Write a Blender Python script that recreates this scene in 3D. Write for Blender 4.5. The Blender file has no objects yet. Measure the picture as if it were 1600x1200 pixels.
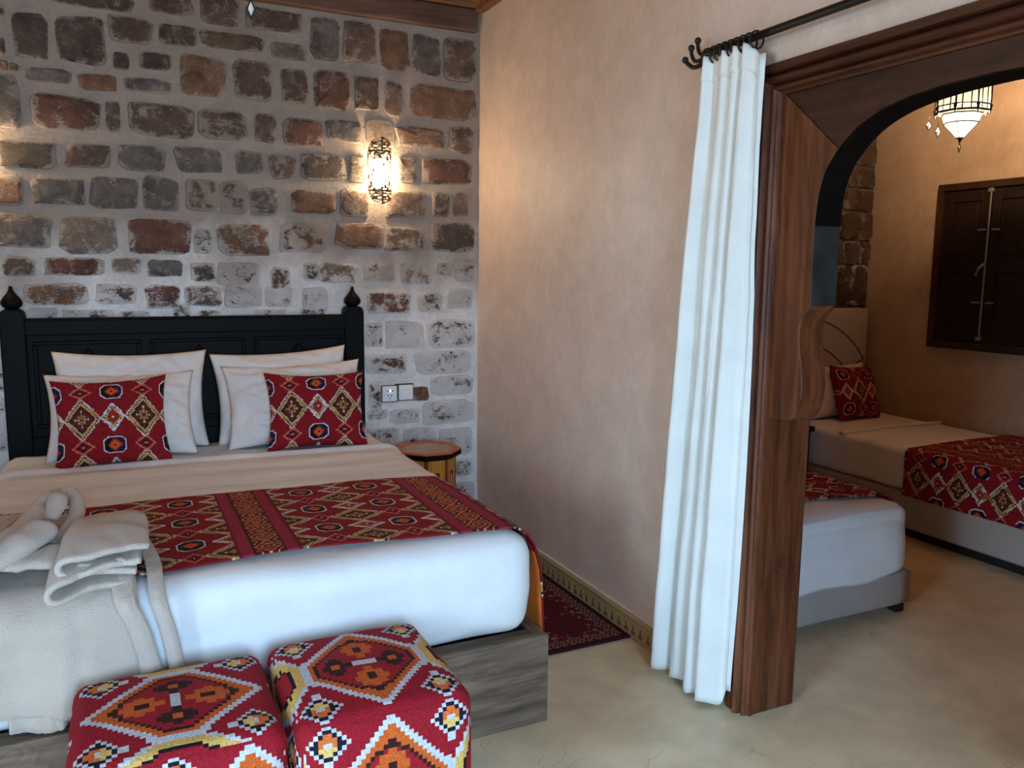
import bpy, bmesh, math, random
import numpy as np
from mathutils import Vector, Matrix, Euler, noise as mnoise

random.seed(7)
SC = bpy.context.scene
COL = SC.collection

# ---------------------------------------------------------------- camera
R = Vector((0.902, -0.432, 0.011)); U = Vector((0.049, 0.128, 0.990)); F = Vector((0.429, 0.893, -0.137))
yaw, pitch, roll = math.radians(25.6674), math.radians(7.8813), math.radians(0.6295)
F = Vector((math.sin(yaw) * math.cos(pitch), math.cos(yaw) * math.cos(pitch), -math.sin(pitch)))
R0 = Vector((math.cos(yaw), -math.sin(yaw), 0)); U0 = R0.cross(F)
R = math.cos(roll) * R0 + math.sin(roll) * U0; U = -math.sin(roll) * R0 + math.cos(roll) * U0
cam_data = bpy.data.cameras.new('camera')
cam = bpy.data.objects.new('camera', cam_data); COL.objects.link(cam)
cam.matrix_world = Matrix(((R.x, U.x, -F.x, 0), (R.y, U.y, -F.y, 0), (R.z, U.z, -F.z, 1.5), (0, 0, 0, 1)))
cam_data.sensor_width = 36.0
cam_data.lens = 36.0 * 1278.08 / 1600.0
cam_data.clip_start = 0.05
SC.camera = cam

# ---------------------------------------------------------------- world, daylight, exposure
SC.view_settings.view_transform = 'Standard'
SC.view_settings.look = 'None'
SC.view_settings.exposure = 0.40
SC.view_settings.gamma = 1.0
SC.view_settings.use_curve_mapping = False
world = bpy.data.worlds.new('sky'); SC.world = world; world.use_nodes = True
wn = world.node_tree.nodes; wl = world.node_tree.links
bg = wn['Background']; sky = wn.new('ShaderNodeTexSky'); sky.sky_type = 'HOSEK_WILKIE'
sky.sun_direction = (0.3, 0.5, 0.8); sky.turbidity = 3.0
wl.new(sky.outputs[0], bg.inputs[0]); bg.inputs[1].default_value = 0.6

def area(name, loc, target, sx, sy, power, color):
    d = bpy.data.lights.new(name, 'AREA'); d.shape = 'RECTANGLE'; d.size = sx; d.size_y = sy
    d.energy = power; d.color = color
    o = bpy.data.objects.new(name, d); COL.objects.link(o)
    o.location = loc; o.rotation_euler = (Vector(target) - Vector(loc)).to_track_quat('-Z', 'Y').to_euler()
    return o
# daylight through the open front doorway behind the camera, and through the doorway in the left wall
area('daylight_front_doorway', (0.10, -2.60, 1.90), (0.20, 2.0, 0.60), 1.6, 2.6, 300.0, (0.40, 0.67, 1.0))
area('daylight_left_doorway', (-3.20, 0.05, 2.00), (0.0, 0.45, 0.80), 1.9, 2.6, 360.0, (0.50, 0.75, 1.0))

# ---------------------------------------------------------------- helpers
def S(r, g, b):
    f = lambda c: (c / 12.92 if c <= 0.04045 else ((c + 0.055) / 1.055) ** 2.4)
    return (f(r / 255), f(g / 255), f(b / 255))

def tag(o, label=None, cat=None, group=None, kind=None):
    if label: o['label'] = label
    if cat: o['category'] = cat
    if group: o['group'] = group
    if kind: o['kind'] = kind
    return o

def empty(name, loc, label=None, cat=None, group=None):
    o = bpy.data.objects.new(name, None); COL.objects.link(o); o.location = loc
    o.empty_display_size = 0.1
    return tag(o, label, cat, group)

def origin_of(parent):
    v = Vector((0, 0, 0))
    while parent is not None:
        v += parent.location; parent = parent.parent
    return v

def link_mesh(name, me, mat=None, parent=None, loc=None):
    if mat is not None:
        for m in (mat if isinstance(mat, (list, tuple)) else [mat]): me.materials.append(m)
    o = bpy.data.objects.new(name, me); COL.objects.link(o)
    if parent is not None: o.parent = parent
    if loc is not None: o.location = loc
    return o

def mesh(name, verts, faces, mat=None, parent=None, cols=None, smooth=False, edge=None, mi=None):
    """verts in world coordinates; one linked mesh object, kept relative to its parent."""
    off = origin_of(parent)
    me = bpy.data.meshes.new(name)
    me.from_pydata([(v[0] - off.x, v[1] - off.y, v[2] - off.z) for v in verts], [], faces)
    if cols is not None:
        a = me.color_attributes.new('weave', 'FLOAT_COLOR', 'CORNER')
        buf = []
        for p in me.polygons:
            c = cols[p.index]
            for _ in range(p.loop_total): buf.extend((c[0], c[1], c[2], 1.0))
        a.data.foreach_set('color', buf)
    if edge is not None:
        a = me.attributes.new('edge', 'FLOAT', 'POINT'); a.data.foreach_set('value', edge)
    if smooth: me.polygons.foreach_set('use_smooth', [True] * len(me.polygons))
    if mi is not None: me.polygons.foreach_set('material_index', mi)
    me.update()
    return link_mesh(name, me, mat, parent)

def from_bm(name, bm, mat, parent=None, smooth=False):
    off = origin_of(parent)
    if off.length: bmesh.ops.translate(bm, verts=bm.verts, vec=-off)
    bmesh.ops.recalc_face_normals(bm, faces=bm.faces)
    me = bpy.data.meshes.new(name); bm.to_mesh(me); bm.free()
    if smooth: me.polygons.foreach_set('use_smooth', [True] * len(me.polygons))
    return link_mesh(name, me, mat, parent)

def add_box(bm, x0, x1, y0, y1, z0, z1, bev=0.0, seg=2):
    b = bmesh.new()
    bmesh.ops.create_cube(b, size=1.0)
    for v in b.verts:
        v.co = Vector(((x0 + x1) / 2 + v.co.x * (x1 - x0), (y0 + y1) / 2 + v.co.y * (y1 - y0), (z0 + z1) / 2 + v.co.z * (z1 - z0)))
    if bev: bmesh.ops.bevel(b, geom=list(b.edges), offset=bev, segments=seg, profile=0.5, affect='EDGES')
    merge(bm, b)

def merge(bm, b):
    me = bpy.data.meshes.new('tmp'); b.to_mesh(me); b.free(); bm.from_mesh(me); bpy.data.meshes.remove(me)

def box(name, x0, x1, y0, y1, z0, z1, mat, parent=None, bev=0.004, seg=2, smooth=False):
    bm = bmesh.new(); add_box(bm, x0, x1, y0, y1, z0, z1, bev, seg)
    return from_bm(name, bm, mat, parent, smooth)

def add_lathe(bm, prof, cx, cy, n=24, phase=0.0):
    rings = []
    for r, z in prof:
        rings.append([bm.verts.new((cx + r * math.cos(phase + 2 * math.pi * k / n), cy + r * math.sin(phase + 2 * math.pi * k / n), z)) for k in range(n)])
    for a, b in zip(rings, rings[1:]):
        for k in range(n): bm.faces.new((a[k], a[(k + 1) % n], b[(k + 1) % n], b[k]))
    bm.faces.new(list(reversed(rings[0]))); bm.faces.new(rings[-1])

def add_tube(bm, pts, rad, n=10, ry=None, twist=0.0):
    """tube along points; rad a number or one per point; elliptical when ry is given (vertical radius)."""
    pts = [Vector(p) for p in pts]; rings = []
    up0 = Vector((0, 0, 1))
    for i, p in enumerate(pts):
        t = (pts[min(i + 1, len(pts) - 1)] - pts[max(i - 1, 0)]).normalized()
        side = t.cross(up0)
        if side.length < 1e-3: side = t.cross(Vector((0, 1, 0)))
        side.normalize(); up = side.cross(t)
        r = rad[i] if isinstance(rad, (list, tuple)) else rad
        rv = r if ry is None else (ry[i] if isinstance(ry, (list, tuple)) else ry)
        rings.append([bm.verts.new(p + side * (r * math.cos(2 * math.pi * k / n + twist * i)) + up * (rv * math.sin(2 * math.pi * k / n + twist * i))) for k in range(n)])
    for a, b in zip(rings, rings[1:]):
        for k in range(n): bm.faces.new((a[k], a[(k + 1) % n], b[(k + 1) % n], b[k]))
    bm.faces.new(list(reversed(rings[0]))); bm.faces.new(rings[-1])

def tube(name, pts, rad, mat, parent=None, n=10, ry=None, smooth=True):
    bm = bmesh.new(); add_tube(bm, pts, rad, n, ry)
    return from_bm(name, bm, mat, parent, smooth)

def catmull(pts, m=6):
    pts = [Vector(p) for p in pts]; out = []
    for i in range(len(pts) - 1):
        p0, p1, p2, p3 = pts[max(i - 1, 0)], pts[i], pts[i + 1], pts[min(i + 2, len(pts) - 1)]
        for k in range(m):
            t = k / m
            out.append(0.5 * ((2 * p1) + (p2 - p0) * t + (2 * p0 - 5 * p1 + 4 * p2 - p3) * t * t + (3 * p1 - p0 - 3 * p2 + p3) * t ** 3))
    out.append(pts[-1]); return out

def add_prism(bm, poly, axis, a, b):
    """extrude a 2D polygon along an axis: axis 'x' takes (y,z) points, 'y' takes (x,z), 'z' takes (x,y)."""
    def P(q, t): return {'x': (t, q[0], q[1]), 'y': (q[0], t, q[1]), 'z': (q[0], q[1], t)}[axis]
    A = [bm.verts.new(P(q, a)) for q in poly]; B = [bm.verts.new(P(q, b)) for q in poly]
    n = len(poly)
    bm.faces.new(A); bm.faces.new(list(reversed(B)))
    for k in range(n): bm.faces.new((A[k], B[k], B[(k + 1) % n], A[(k + 1) % n]))

def prism(name, poly, axis, a, b, mat, parent=None, bev=0.0):
    bm = bmesh.new(); add_prism(bm, poly, axis, a, b)
    bmesh.ops.recalc_face_normals(bm, faces=bm.faces)
    if bev:
        eds = [e for e in bm.edges if len(e.link_faces) == 2 and e.calc_face_angle(0) > 0.6]
        bmesh.ops.bevel(bm, geom=eds, offset=bev, segments=2, affect='EDGES', profile=0.5)
    return from_bm(name, bm, mat, parent)

def grid(name, nu, nv, fn, mat, parent=None, colfn=None, smooth=True, thick=0.0, double=False):
    """cloth-like sheet: fn(u,v) -> point, u,v in 0..1; colfn(u,v) -> colour of the face there."""
    vs = [fn(i / nu, j / nv) for j in range(nv + 1) for i in range(nu + 1)]
    fs = []; cs = [] if colfn else None
    for j in range(nv):
        for i in range(nu):
            a = j * (nu + 1) + i
            fs.append((a, a + 1, a + nu + 2, a + nu + 1))
            if colfn: cs.append(colfn((i + .5) / nu, (j + .5) / nv))
    o = mesh(name, vs, fs, mat, parent, cs, smooth)
    if thick:
        m = o.modifiers.new('thickness', 'SOLIDIFY'); m.thickness = abs(thick); m.offset = 1 if thick > 0 else -1
    return o

def fbm(x, y, z=0.0, o=4):
    return mnoise.fractal(Vector((x, y, z)), 1.0, 2.0, o)

def copy_tree(o, parent=None):
    c = o.copy(); COL.objects.link(c)
    if parent is not None: c.parent = parent
    for ch in list(o.children): copy_tree(ch, c)
    return c

# ---------------------------------------------------------------- materials
def new_mat(name):
    m = bpy.data.materials.new(name); m.use_nodes = True
    nt = m.node_tree; b = nt.nodes['Principled BSDF']
    return m, nt, b

def N(nt, t, **kw):
    n = nt.nodes.new(t)
    for k, v in kw.items():
        if k in n.inputs: n.inputs[k].default_value = v
        else: setattr(n, k, v)
    return n

def pos_node(nt, scale=(1, 1, 1), rot=(0, 0, 0), obj=False):
    if obj:
        g = N(nt, 'ShaderNodeTexCoord'); out = g.outputs['Object']
    else:
        g = N(nt, 'ShaderNodeNewGeometry'); out = g.outputs['Position']
    m = N(nt, 'ShaderNodeMapping'); m.inputs['Scale'].default_value = scale; m.inputs['Rotation'].default_value = rot
    nt.links.new(out, m.inputs[0]); return m.outputs[0]

def ramp(nt, src, stops, interp='LINEAR'):
    r = N(nt, 'ShaderNodeValToRGB'); r.color_ramp.interpolation = interp
    els = r.color_ramp.elements
    while len(els) < len(stops): els.new(0.5)
    for e, (p, c) in zip(els, stops):
        e.position = p; e.color = (c[0], c[1], c[2], 1) if isinstance(c, (tuple, list)) else (c, c, c, 1)
    nt.links.new(src, r.inputs[0]); return r.outputs[0]

def nz(nt, vec, scale, detail=4.0, rough=0.55, dist=0.0):
    n = N(nt, 'ShaderNodeTexNoise'); n.inputs['Scale'].default_value = scale; n.inputs['Detail'].default_value = detail
    n.inputs['Roughness'].default_value = rough; n.inputs['Distortion'].default_value = dist
    nt.links.new(vec, n.inputs['Vector']); return n.outputs['Fac']

def mathn(nt, op, a, b=None, clamp=False):
    n = N(nt, 'ShaderNodeMath', operation=op); n.use_clamp = clamp
    for i, x in enumerate((a, b)):
        if x is None: continue
        if isinstance(x, (int, float)): n.inputs[i].default_value = x
        else: nt.links.new(x, n.inputs[i])
    return n.outputs[0]

def mixc(nt, fac, a, b, mode='MIX'):
    n = N(nt, 'ShaderNodeMix', data_type='RGBA', blend_type=mode)
    for i, x in ((0, fac), (6, a), (7, b)):
        if isinstance(x, (int, float)): n.inputs[i].default_value = x
        elif isinstance(x, (tuple, list)): n.inputs[i].default_value = (x[0], x[1], x[2], 1)
        else: nt.links.new(x, n.inputs[i])
    return n.outputs[2]

def bump(nt, b, h, strength=0.3, dist=0.01):
    n = N(nt, 'ShaderNodeBump'); n.inputs['Strength'].default_value = strength; n.inputs['Distance'].default_value = dist
    nt.links.new(h, n.inputs['Height']); nt.links.new(n.outputs[0], b.inputs['Normal'])

def plain(name, col, rough=0.6, metal=0.0, var=0.12, scale=20.0, bmp=0.0, sheen=0.0, obj=True):
    m, nt, b = new_mat(name); v = pos_node(nt, obj=obj)
    n = nz(nt, v, scale)
    c = ramp(nt, n, [(0.3, tuple(x * (1 - var) for x in col)), (0.7, tuple(min(1, x * (1 + var)) for x in col))])
    nt.links.new(c, b.inputs['Base Color']); b.inputs['Roughness'].default_value = rough; b.inputs['Metallic'].default_value = metal
    if sheen: b.inputs['Sheen Weight'].default_value = sheen
    if bmp: bump(nt, b, nz(nt, v, scale * 8, 3), bmp, 0.004)
    return m

def plaster(name, c1, c2, c3, rough=0.55):
    m, nt, b = new_mat(name); v = pos_node(nt)
    big = nz(nt, v, 1.1, 5, 0.6, 0.6); fine = nz(nt, v, 7.0, 6, 0.65, 0.4)
    c = ramp(nt, big, [(0.35, c1), (0.5, c2), (0.65, c3)])
    f = ramp(nt, fine, [(0.3, 0.89), (0.7, 1.07)])
    c = mixc(nt, 1.0, c, f, 'MULTIPLY')
    sp = nz(nt, v, 60.0, 2); c = mixc(nt, mathn(nt, 'MULTIPLY', mathn(nt, 'GREATER_THAN', sp, 0.72), 0.35), c, tuple(x * .6 for x in c1))
    # hairline trowel scratches
    w = nz(nt, pos_node(nt, (1, 1, .35), (0.5, 0.3, 0)), 9.0, 8, .7, 1.5)
    line = mathn(nt, 'LESS_THAN', mathn(nt, 'ABSOLUTE', mathn(nt, 'SUBTRACT', w, 0.5)), 0.006)
    c = mixc(nt, mathn(nt, 'MULTIPLY', line, 0.25), c, tuple(min(1, x * 1.5) for x in c3))
    nt.links.new(c, b.inputs['Base Color']); b.inputs['Roughness'].default_value = rough
    bump(nt, b, fine, 0.22, 0.01)
    return m

def wood(name, c1, c2, axis='z', rough=0.5, scale=1.0, contrast=1.0, coat=0.0, wear=None, bmp=0.25, obj=False, knots=False):
    """grain runs along the axis"""
    m, nt, b = new_mat(name)
    lo = 0.06; sc = {'x': (lo, 1, 1), 'y': (1, lo, 1), 'z': (1, 1, lo)}[axis]
    v = pos_node(nt, tuple(s * scale for s in sc), obj=obj)
    streak = nz(nt, v, 26.0, 6, 0.65, 0.6)
    sc2 = {'x': (.22, 1, 1), 'y': (1, .22, 1), 'z': (1, 1, .22)}[axis]
    v2 = pos_node(nt, tuple(s * scale for s in sc2), obj=obj)
    warp = nz(nt, v2, 5.0, 3, 0.5, 0.8)
    ring = mathn(nt, 'FRACT', mathn(nt, 'MULTIPLY', warp, 11.0))
    ringd = ramp(nt, ring, [(0.0, 0.72), (0.25, 1.0), (0.85, 1.05), (1.0, 0.72)])
    c = ramp(nt, streak, [(0.32, c1), (0.66, c2)])
    c = mixc(nt, 0.75 * contrast, c, ringd, 'MULTIPLY')
    big = ramp(nt, nz(nt, pos_node(nt, obj=obj), 3.0, 4), [(0.3, 0.7), (0.7, 1.2)])
    c = mixc(nt, 0.8, c, big, 'MULTIPLY')
    if wear is not None:
        wz = nz(nt, v, 14.0, 6, .7, .4)
        c = mixc(nt, mathn(nt, 'MULTIPLY', ramp(nt, wz, [(0.55, 0.0), (0.68, 1.0)]), 0.6), c, wear)
    if knots:
        sc3 = {'x': (.55, 1, 1), 'y': (1, .55, 1), 'z': (1, 1, .55)}[axis]
        vo = N(nt, 'ShaderNodeTexVoronoi'); vo.inputs['Scale'].default_value = 6.5; nt.links.new(pos_node(nt, sc3, obj=obj), vo.inputs['Vector'])
        sep = N(nt, 'ShaderNodeSeparateColor'); nt.links.new(vo.outputs['Color'], sep.inputs[0])
        pick = mathn(nt, 'GREATER_THAN', sep.outputs[0], 0.66 if knots is True else knots)
        k = mathn(nt, 'MULTIPLY', pick, mathn(nt, 'MULTIPLY', mathn(nt, 'SUBTRACT', 0.20, vo.outputs['Distance']), 9.0, True))
        halo = mathn(nt, 'MULTIPLY', pick, mathn(nt, 'MULTIPLY', mathn(nt, 'SUBTRACT', 0.42, vo.outputs['Distance']), 4.0, True))
        rg = ramp(nt, mathn(nt, 'FRACT', mathn(nt, 'MULTIPLY', vo.outputs['Distance'], 16.0)), [(0.0, .62), (.3, 1.1), (1.0, .75)])
        c = mixc(nt, halo, c, mixc(nt, 1.0, c, rg, 'MULTIPLY'))
        c = mixc(nt, k, c, tuple(x * .32 for x in c1))
    nt.links.new(c, b.inputs['Base Color']); b.inputs['Roughness'].default_value = rough
    b.inputs['Specular IOR Level'].default_value = 0.32
    if coat: b.inputs['Coat Weight'].default_value = coat; b.inputs['Coat Roughness'].default_value = 0.2
    bump(nt, b, streak, bmp, 0.006)
    return m

def cloth_mat(name, col, rough=0.9, bscale=350.0, bs=0.15, var=0.05, wr=0.12, sheen=0.0, obj=True):
    m, nt, b = new_mat(name); v = pos_node(nt, obj=obj)
    n = nz(nt, v, 6.0, 4)
    c = ramp(nt, n, [(0.3, tuple(x * (1 - var) for x in col)), (0.7, tuple(min(1, x * (1 + var)) for x in col))])
    nt.links.new(c, b.inputs['Base Color']); b.inputs['Roughness'].default_value = rough
    b.inputs['Specular IOR Level'].default_value = 0.15
    if sheen: b.inputs['Sheen Weight'].default_value = sheen
    h = mathn(nt, 'ADD', mathn(nt, 'MULTIPLY', nz(nt, v, bscale, 2), bs), mathn(nt, 'MULTIPLY', nz(nt, v, 7.0, 4, .5, 1.2), wr * 8))
    bump(nt, b, h, 0.5, 0.01)
    return m

def woven(name, rough=0.85, bs=0.5, rib=(1, 1, 1)):
    m, nt, b = new_mat(name); v = pos_node(nt, rib, obj=True)
    a = N(nt, 'ShaderNodeAttribute', attribute_name='weave')
    n = nz(nt, v, 160.0, 3); f = ramp(nt, n, [(0.3, 0.72), (0.7, 1.15)])
    c = mixc(nt, 1.0, a.outputs['Color'], f, 'MULTIPLY')
    nt.links.new(c, b.inputs['Base Color']); b.inputs['Roughness'].default_value = rough
    b.inputs['Specular IOR Level'].default_value = 0.2
    bump(nt, b, n, bs, 0.004)
    return m

LIME = (0.365, 0.285, 0.228); WASH = (0.92, 0.825, 0.75)
def lime_colour(nt, lime):
    """mortar above, a whiter coat of limewash brushed over the lower wall (ragged upper edge)"""
    g = N(nt, 'ShaderNodeNewGeometry'); sp = N(nt, 'ShaderNodeSeparateXYZ'); nt.links.new(g.outputs['Position'], sp.inputs[0])
    n = nz(nt, g.outputs['Position'], 2.2, 4, .6, .4)
    zz = mathn(nt, 'ADD', sp.outputs['Z'], mathn(nt, 'MULTIPLY', mathn(nt, 'SUBTRACT', n, 0.5), 0.9))
    return mixc(nt, mathn(nt, 'MULTIPLY', mathn(nt, 'SUBTRACT', 1.72, zz), 2.0, True), lime, WASH)
def stone_mat(name, lime, gain=1.0):
    m, nt, b = new_mat(name); v = pos_node(nt)
    oi = N(nt, 'ShaderNodeObjectInfo')
    sh = N(nt, 'ShaderNodeVectorMath', operation='SCALE'); sh.inputs[0].default_value = (7, 3, 5); nt.links.new(oi.outputs['Random'], sh.inputs['Scale'])
    va = N(nt, 'ShaderNodeVectorMath', operation='ADD'); nt.links.new(v, va.inputs[0]); nt.links.new(sh.outputs[0], va.inputs[1]); v = va.outputs[0]
    big = nz(nt, v, 9.0, 4, 0.6, 0.5); fine = nz(nt, v, 55.0, 6, 0.7, 0.6)
    c = mixc(nt, 1.0, oi.outputs['Color'], ramp(nt, big, [(0.3, 0.55), (0.7, 1.45)]), 'MULTIPLY')
    c = mixc(nt, 1.0, c, ramp(nt, fine, [(0.3, 0.65), (0.7, 1.3)]), 'MULTIPLY')
    e = N(nt, 'ShaderNodeAttribute', attribute_name='edge').outputs['Fac']
    e4 = mathn(nt, 'POWER', e, 2.2)
    mp = N(nt, 'ShaderNodeMapping'); mp.inputs['Rotation'].default_value = (0, 0.7, 0); mp.inputs['Scale'].default_value = (1, 1, 2.6); nt.links.new(v, mp.inputs[0])
    scr = nz(nt, mp.outputs[0], 26.0, 9, 0.78, 2.6)
    mid = nz(nt, v, 14.0, 5, .6, .8)
    s = mathn(nt, 'ADD', mathn(nt, 'MULTIPLY', scr, 0.50), mathn(nt, 'MULTIPLY', mid, 0.50))
    T = mathn(nt, 'SUBTRACT', 0.590, mathn(nt, 'ADD', mathn(nt, 'MULTIPLY', oi.outputs['Alpha'], 0.192), mathn(nt, 'MULTIPLY', e4, 0.155)))
    msk = mathn(nt, 'MULTIPLY', mathn(nt, 'SUBTRACT', s, T), 28.0, True)
    vein = nz(nt, v, 17.0, 4, .6, 3.2)
    vl = mathn(nt, 'MULTIPLY', mathn(nt, 'SUBTRACT', 0.020, mathn(nt, 'ABSOLUTE', mathn(nt, 'SUBTRACT', vein, 0.5))), 60.0, True)
    vl = mathn(nt, 'MULTIPLY', vl, mathn(nt, 'MULTIPLY', mathn(nt, 'SUBTRACT', mid, 0.40), 5.0, True))
    msk = mathn(nt, 'MAXIMUM', msk, mathn(nt, 'MULTIPLY', vl, 0.62))
    limec = mixc(nt, 1.0, lime_colour(nt, lime), ramp(nt, big, [(0.3, 0.86), (0.7, 1.08)]), 'MULTIPLY')
    c = mixc(nt, mathn(nt, 'MULTIPLY', msk, 0.97), c, limec)
    nt.links.new(c, b.inputs['Base Color']); b.inputs['Roughness'].default_value = 0.85
    h = mathn(nt, 'ADD', mathn(nt, 'MULTIPLY', fine, 0.8), mathn(nt, 'ADD', mathn(nt, 'MULTIPLY', msk, .18), mathn(nt, 'MULTIPLY', scr, 0.9)))
    bump(nt, b, h, 0.75, 0.022)
    return m

def mortar_mat(name, col):
    m, nt, b = new_mat(name); v = pos_node(nt)
    big = nz(nt, v, 5.0, 5, .6, .5); fine = nz(nt, v, 42.0, 6, .7, .8)
    c = mixc(nt, 1.0, lime_colour(nt, col) if col == LIME else col, ramp(nt, big, [(0.3, .84), (0.55, 1.0), (0.75, 1.08)]), 'MULTIPLY')
    c = mixc(nt, 0.8, c, ramp(nt, fine, [(0.3, 0.82), (0.7, 1.1)]), 'MULTIPLY')
    nt.links.new(c, b.inputs['Base Color']); b.inputs['Roughness'].default_value = 0.9
    bump(nt, b, mathn(nt, 'ADD', mathn(nt, 'MULTIPLY', big, 1.2), fine), 0.6, 0.02)
    return m

def floor_mat():
    m, nt, b = new_mat('polished_concrete'); v = pos_node(nt)
    big = nz(nt, v, 1.6, 6, 0.62, 0.9); mid = nz(nt, v, 6.0, 5, .6, .6)
    c = ramp(nt, big, [(0.3, (0.68, 0.53, 0.325)), (0.5, (0.78, 0.635, 0.405)), (0.7, (0.84, 0.71, 0.49))])
    c = mixc(nt, 0.8, c, ramp(nt, mid, [(0.3, 0.82), (0.7, 1.12)]), 'MULTIPLY')
    vo = N(nt, 'ShaderNodeTexVoronoi', feature='DISTANCE_TO_EDGE'); vo.inputs['Scale'].default_value = 2.6
    wv = N(nt, 'ShaderNodeTexNoise'); wv.inputs['Scale'].default_value = 3.0; wv.inputs['Detail'].default_value = 2.0; nt.links.new(v, wv.inputs[0])
    ad = N(nt, 'ShaderNodeVectorMath', operation='ADD'); nt.links.new(v, ad.inputs[0]); nt.links.new(wv.outputs['Color'], ad.inputs[1])
    nt.links.new(ad.outputs[0], vo.inputs['Vector'])
    crack = mathn(nt, 'MULTIPLY', mathn(nt, 'LESS_THAN', vo.outputs['Distance'], 0.0045), mathn(nt, 'MULTIPLY', mathn(nt, 'GREATER_THAN', big, 0.50), 0.30))
    c = mixc(nt, crack, c, (0.16, 0.13, 0.09))
    nt.links.new(c, b.inputs['Base Color'])
    b.inputs['Roughness'].default_value = 0.38
    nt.links.new(ramp(nt, mid, [(0.3, 0.30), (0.7, 0.46)]), b.inputs['Roughness'])
    bump(nt, b, big, 0.08, 0.01)
    return m

def glow_glass(name, col, strength, clear=0.45):
    m, nt, b = new_mat(name)
    e = N(nt, 'ShaderNodeEmission'); e.inputs['Color'].default_value = (*col, 1); e.inputs['Strength'].default_value = strength
    t = N(nt, 'ShaderNodeBsdfTransparent'); mx = N(nt, 'ShaderNodeMixShader'); mx.inputs[0].default_value = 1 - clear
    nt.links.new(t.outputs[0], mx.inputs[1]); nt.links.new(e.outputs[0], mx.inputs[2])
    out = [n for n in nt.nodes if n.type == 'OUTPUT_MATERIAL'][0]; nt.links.new(mx.outputs[0], out.inputs[0])
    return m

M = {}
M['mortar'] = mortar_mat('lime_mortar', LIME)
M['stone'] = stone_mat('limewashed_stone', LIME)
M['mortar_dark'] = mortar_mat('dark_joint', (0.10, 0.07, 0.05))
M['stone_plain'] = stone_mat('bare_stone', (0.30, 0.22, 0.16))
M['pink'] = plaster('pink_tadelakt', (0.625, 0.455, 0.355), (0.66, 0.49, 0.39), (0.69, 0.53, 0.435))
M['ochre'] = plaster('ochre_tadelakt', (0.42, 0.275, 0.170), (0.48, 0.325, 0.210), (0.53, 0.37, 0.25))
M['floor'] = floor_mat()
M['arch_wood'] = wood('varnished_cedar', (0.048, 0.012, 0.0045), (0.170, 0.050, 0.018), 'z', 0.45, 1.0, 1.0, 0.0, wear=(0.23, 0.090, 0.042), knots=0.84)
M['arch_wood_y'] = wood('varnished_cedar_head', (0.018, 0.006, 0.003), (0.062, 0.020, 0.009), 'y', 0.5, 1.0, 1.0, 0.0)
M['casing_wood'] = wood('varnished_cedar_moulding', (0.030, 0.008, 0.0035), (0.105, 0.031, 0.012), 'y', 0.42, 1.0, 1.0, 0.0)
M['bed_wood'] = wood('weathered_pine', (0.085, 0.052, 0.033), (0.235, 0.160, 0.105), 'x', 0.65, 1.0, 1.0, knots=True)
M['bed_wood_y'] = wood('weathered_pine_rail', (0.12, 0.075, 0.050), (0.25, 0.17, 0.12), 'y', 0.62, 1.0, 1.0)
M['black_wood'] = plain('black_lacquered_wood', (0.0030, 0.0024, 0.0026), 0.55, 0, 0.2, 12, 0.06)
M['black_wood'].node_tree.nodes['Principled BSDF'].inputs['Specular IOR Level'].default_value = 0.10
M['soffit'] = plain('near_black_soffit', (0.007, 0.0045, 0.0035), 0.7)
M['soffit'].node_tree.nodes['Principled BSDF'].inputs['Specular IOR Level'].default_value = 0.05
M['reveal'] = plain('dark_grey_reveal', (0.030, 0.030, 0.027), 0.5, 0, .45, 9)
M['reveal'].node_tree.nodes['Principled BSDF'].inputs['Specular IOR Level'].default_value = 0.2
M['dark_wood'] = wood('dark_shutter_wood', (0.009, 0.004, 0.0025), (0.022, 0.009, 0.005), 'z', 0.5, 1.0, 0.6)
M['dark_wood_frame'] = wood('shutter_frame_wood', (0.024, 0.009, 0.0045), (0.055, 0.021, 0.009), 'z', 0.5, 1.0, 0.6)
M['ceil_wood'] = wood('ceiling_plank_wood', (0.16, 0.062, 0.026), (0.34, 0.15, 0.065), 'x', 0.6, 1.0, 0.8)
M['beam_wood'] = wood('wall_plate_wood', (0.085, 0.040, 0.024), (0.17, 0.085, 0.052), 'x', 0.65, 1.0, 0.8)
M['white_cloth'] = cloth_mat('white_cotton', (0.80, 0.79, 0.78))
M['pillow_cloth'] = cloth_mat('pillowcase_cotton', (0.74, 0.665, 0.61))
M['cream_cloth'] = cloth_mat('cream_blanket', (0.78, 0.745, 0.725), wr=0.06)
M['curtain'] = cloth_mat('curtain_linen', (0.77, 0.765, 0.725), wr=0.05)
M['terry'] = cloth_mat('terry_towelling', (0.56, 0.465, 0.385), bscale=230.0, bs=0.9, var=0.10, wr=0.10, sheen=0.3)
M['upholstery'] = cloth_mat('taupe_upholstery', (0.42, 0.37, 0.33), wr=0.0)
M['headboard_cloth'] = cloth_mat('cream_headboard_cloth', (0.50, 0.43, 0.36), wr=0.04)
M['seam'] = plain('seam_shadow_cord', (0.10, 0.07, 0.05), 0.8)
M['kilim'] = woven('kilim_weave')
M['kilim_rib'] = woven('kilim_ribbed_weave', bs=0.9)
M['lining'] = cloth_mat('orange_lining', (0.42, 0.11, 0.018), var=0.4, wr=0.1)
M['iron'] = plain('black_iron', (0.012, 0.010, 0.010), 0.5, 0.4, 0.2, 30)
M['bronze'] = plain('dark_bronze', (0.15, 0.10, 0.062), 0.4, 0.8, 0.25, 30)
M['steel'] = plain('worn_steel_bolt', (0.30, 0.27, 0.23), 0.45, 0.6, 0.2, 30)
M['shadow_surround'] = plain('brown_shadow_recess', (0.16, 0.12, 0.10), 0.9)  # brown recess and shadow gap round the plates, put into one colour
M['plastic'] = plain('white_plastic', (0.86, 0.83, 0.78), 0.35, 0, 0.03)
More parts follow.
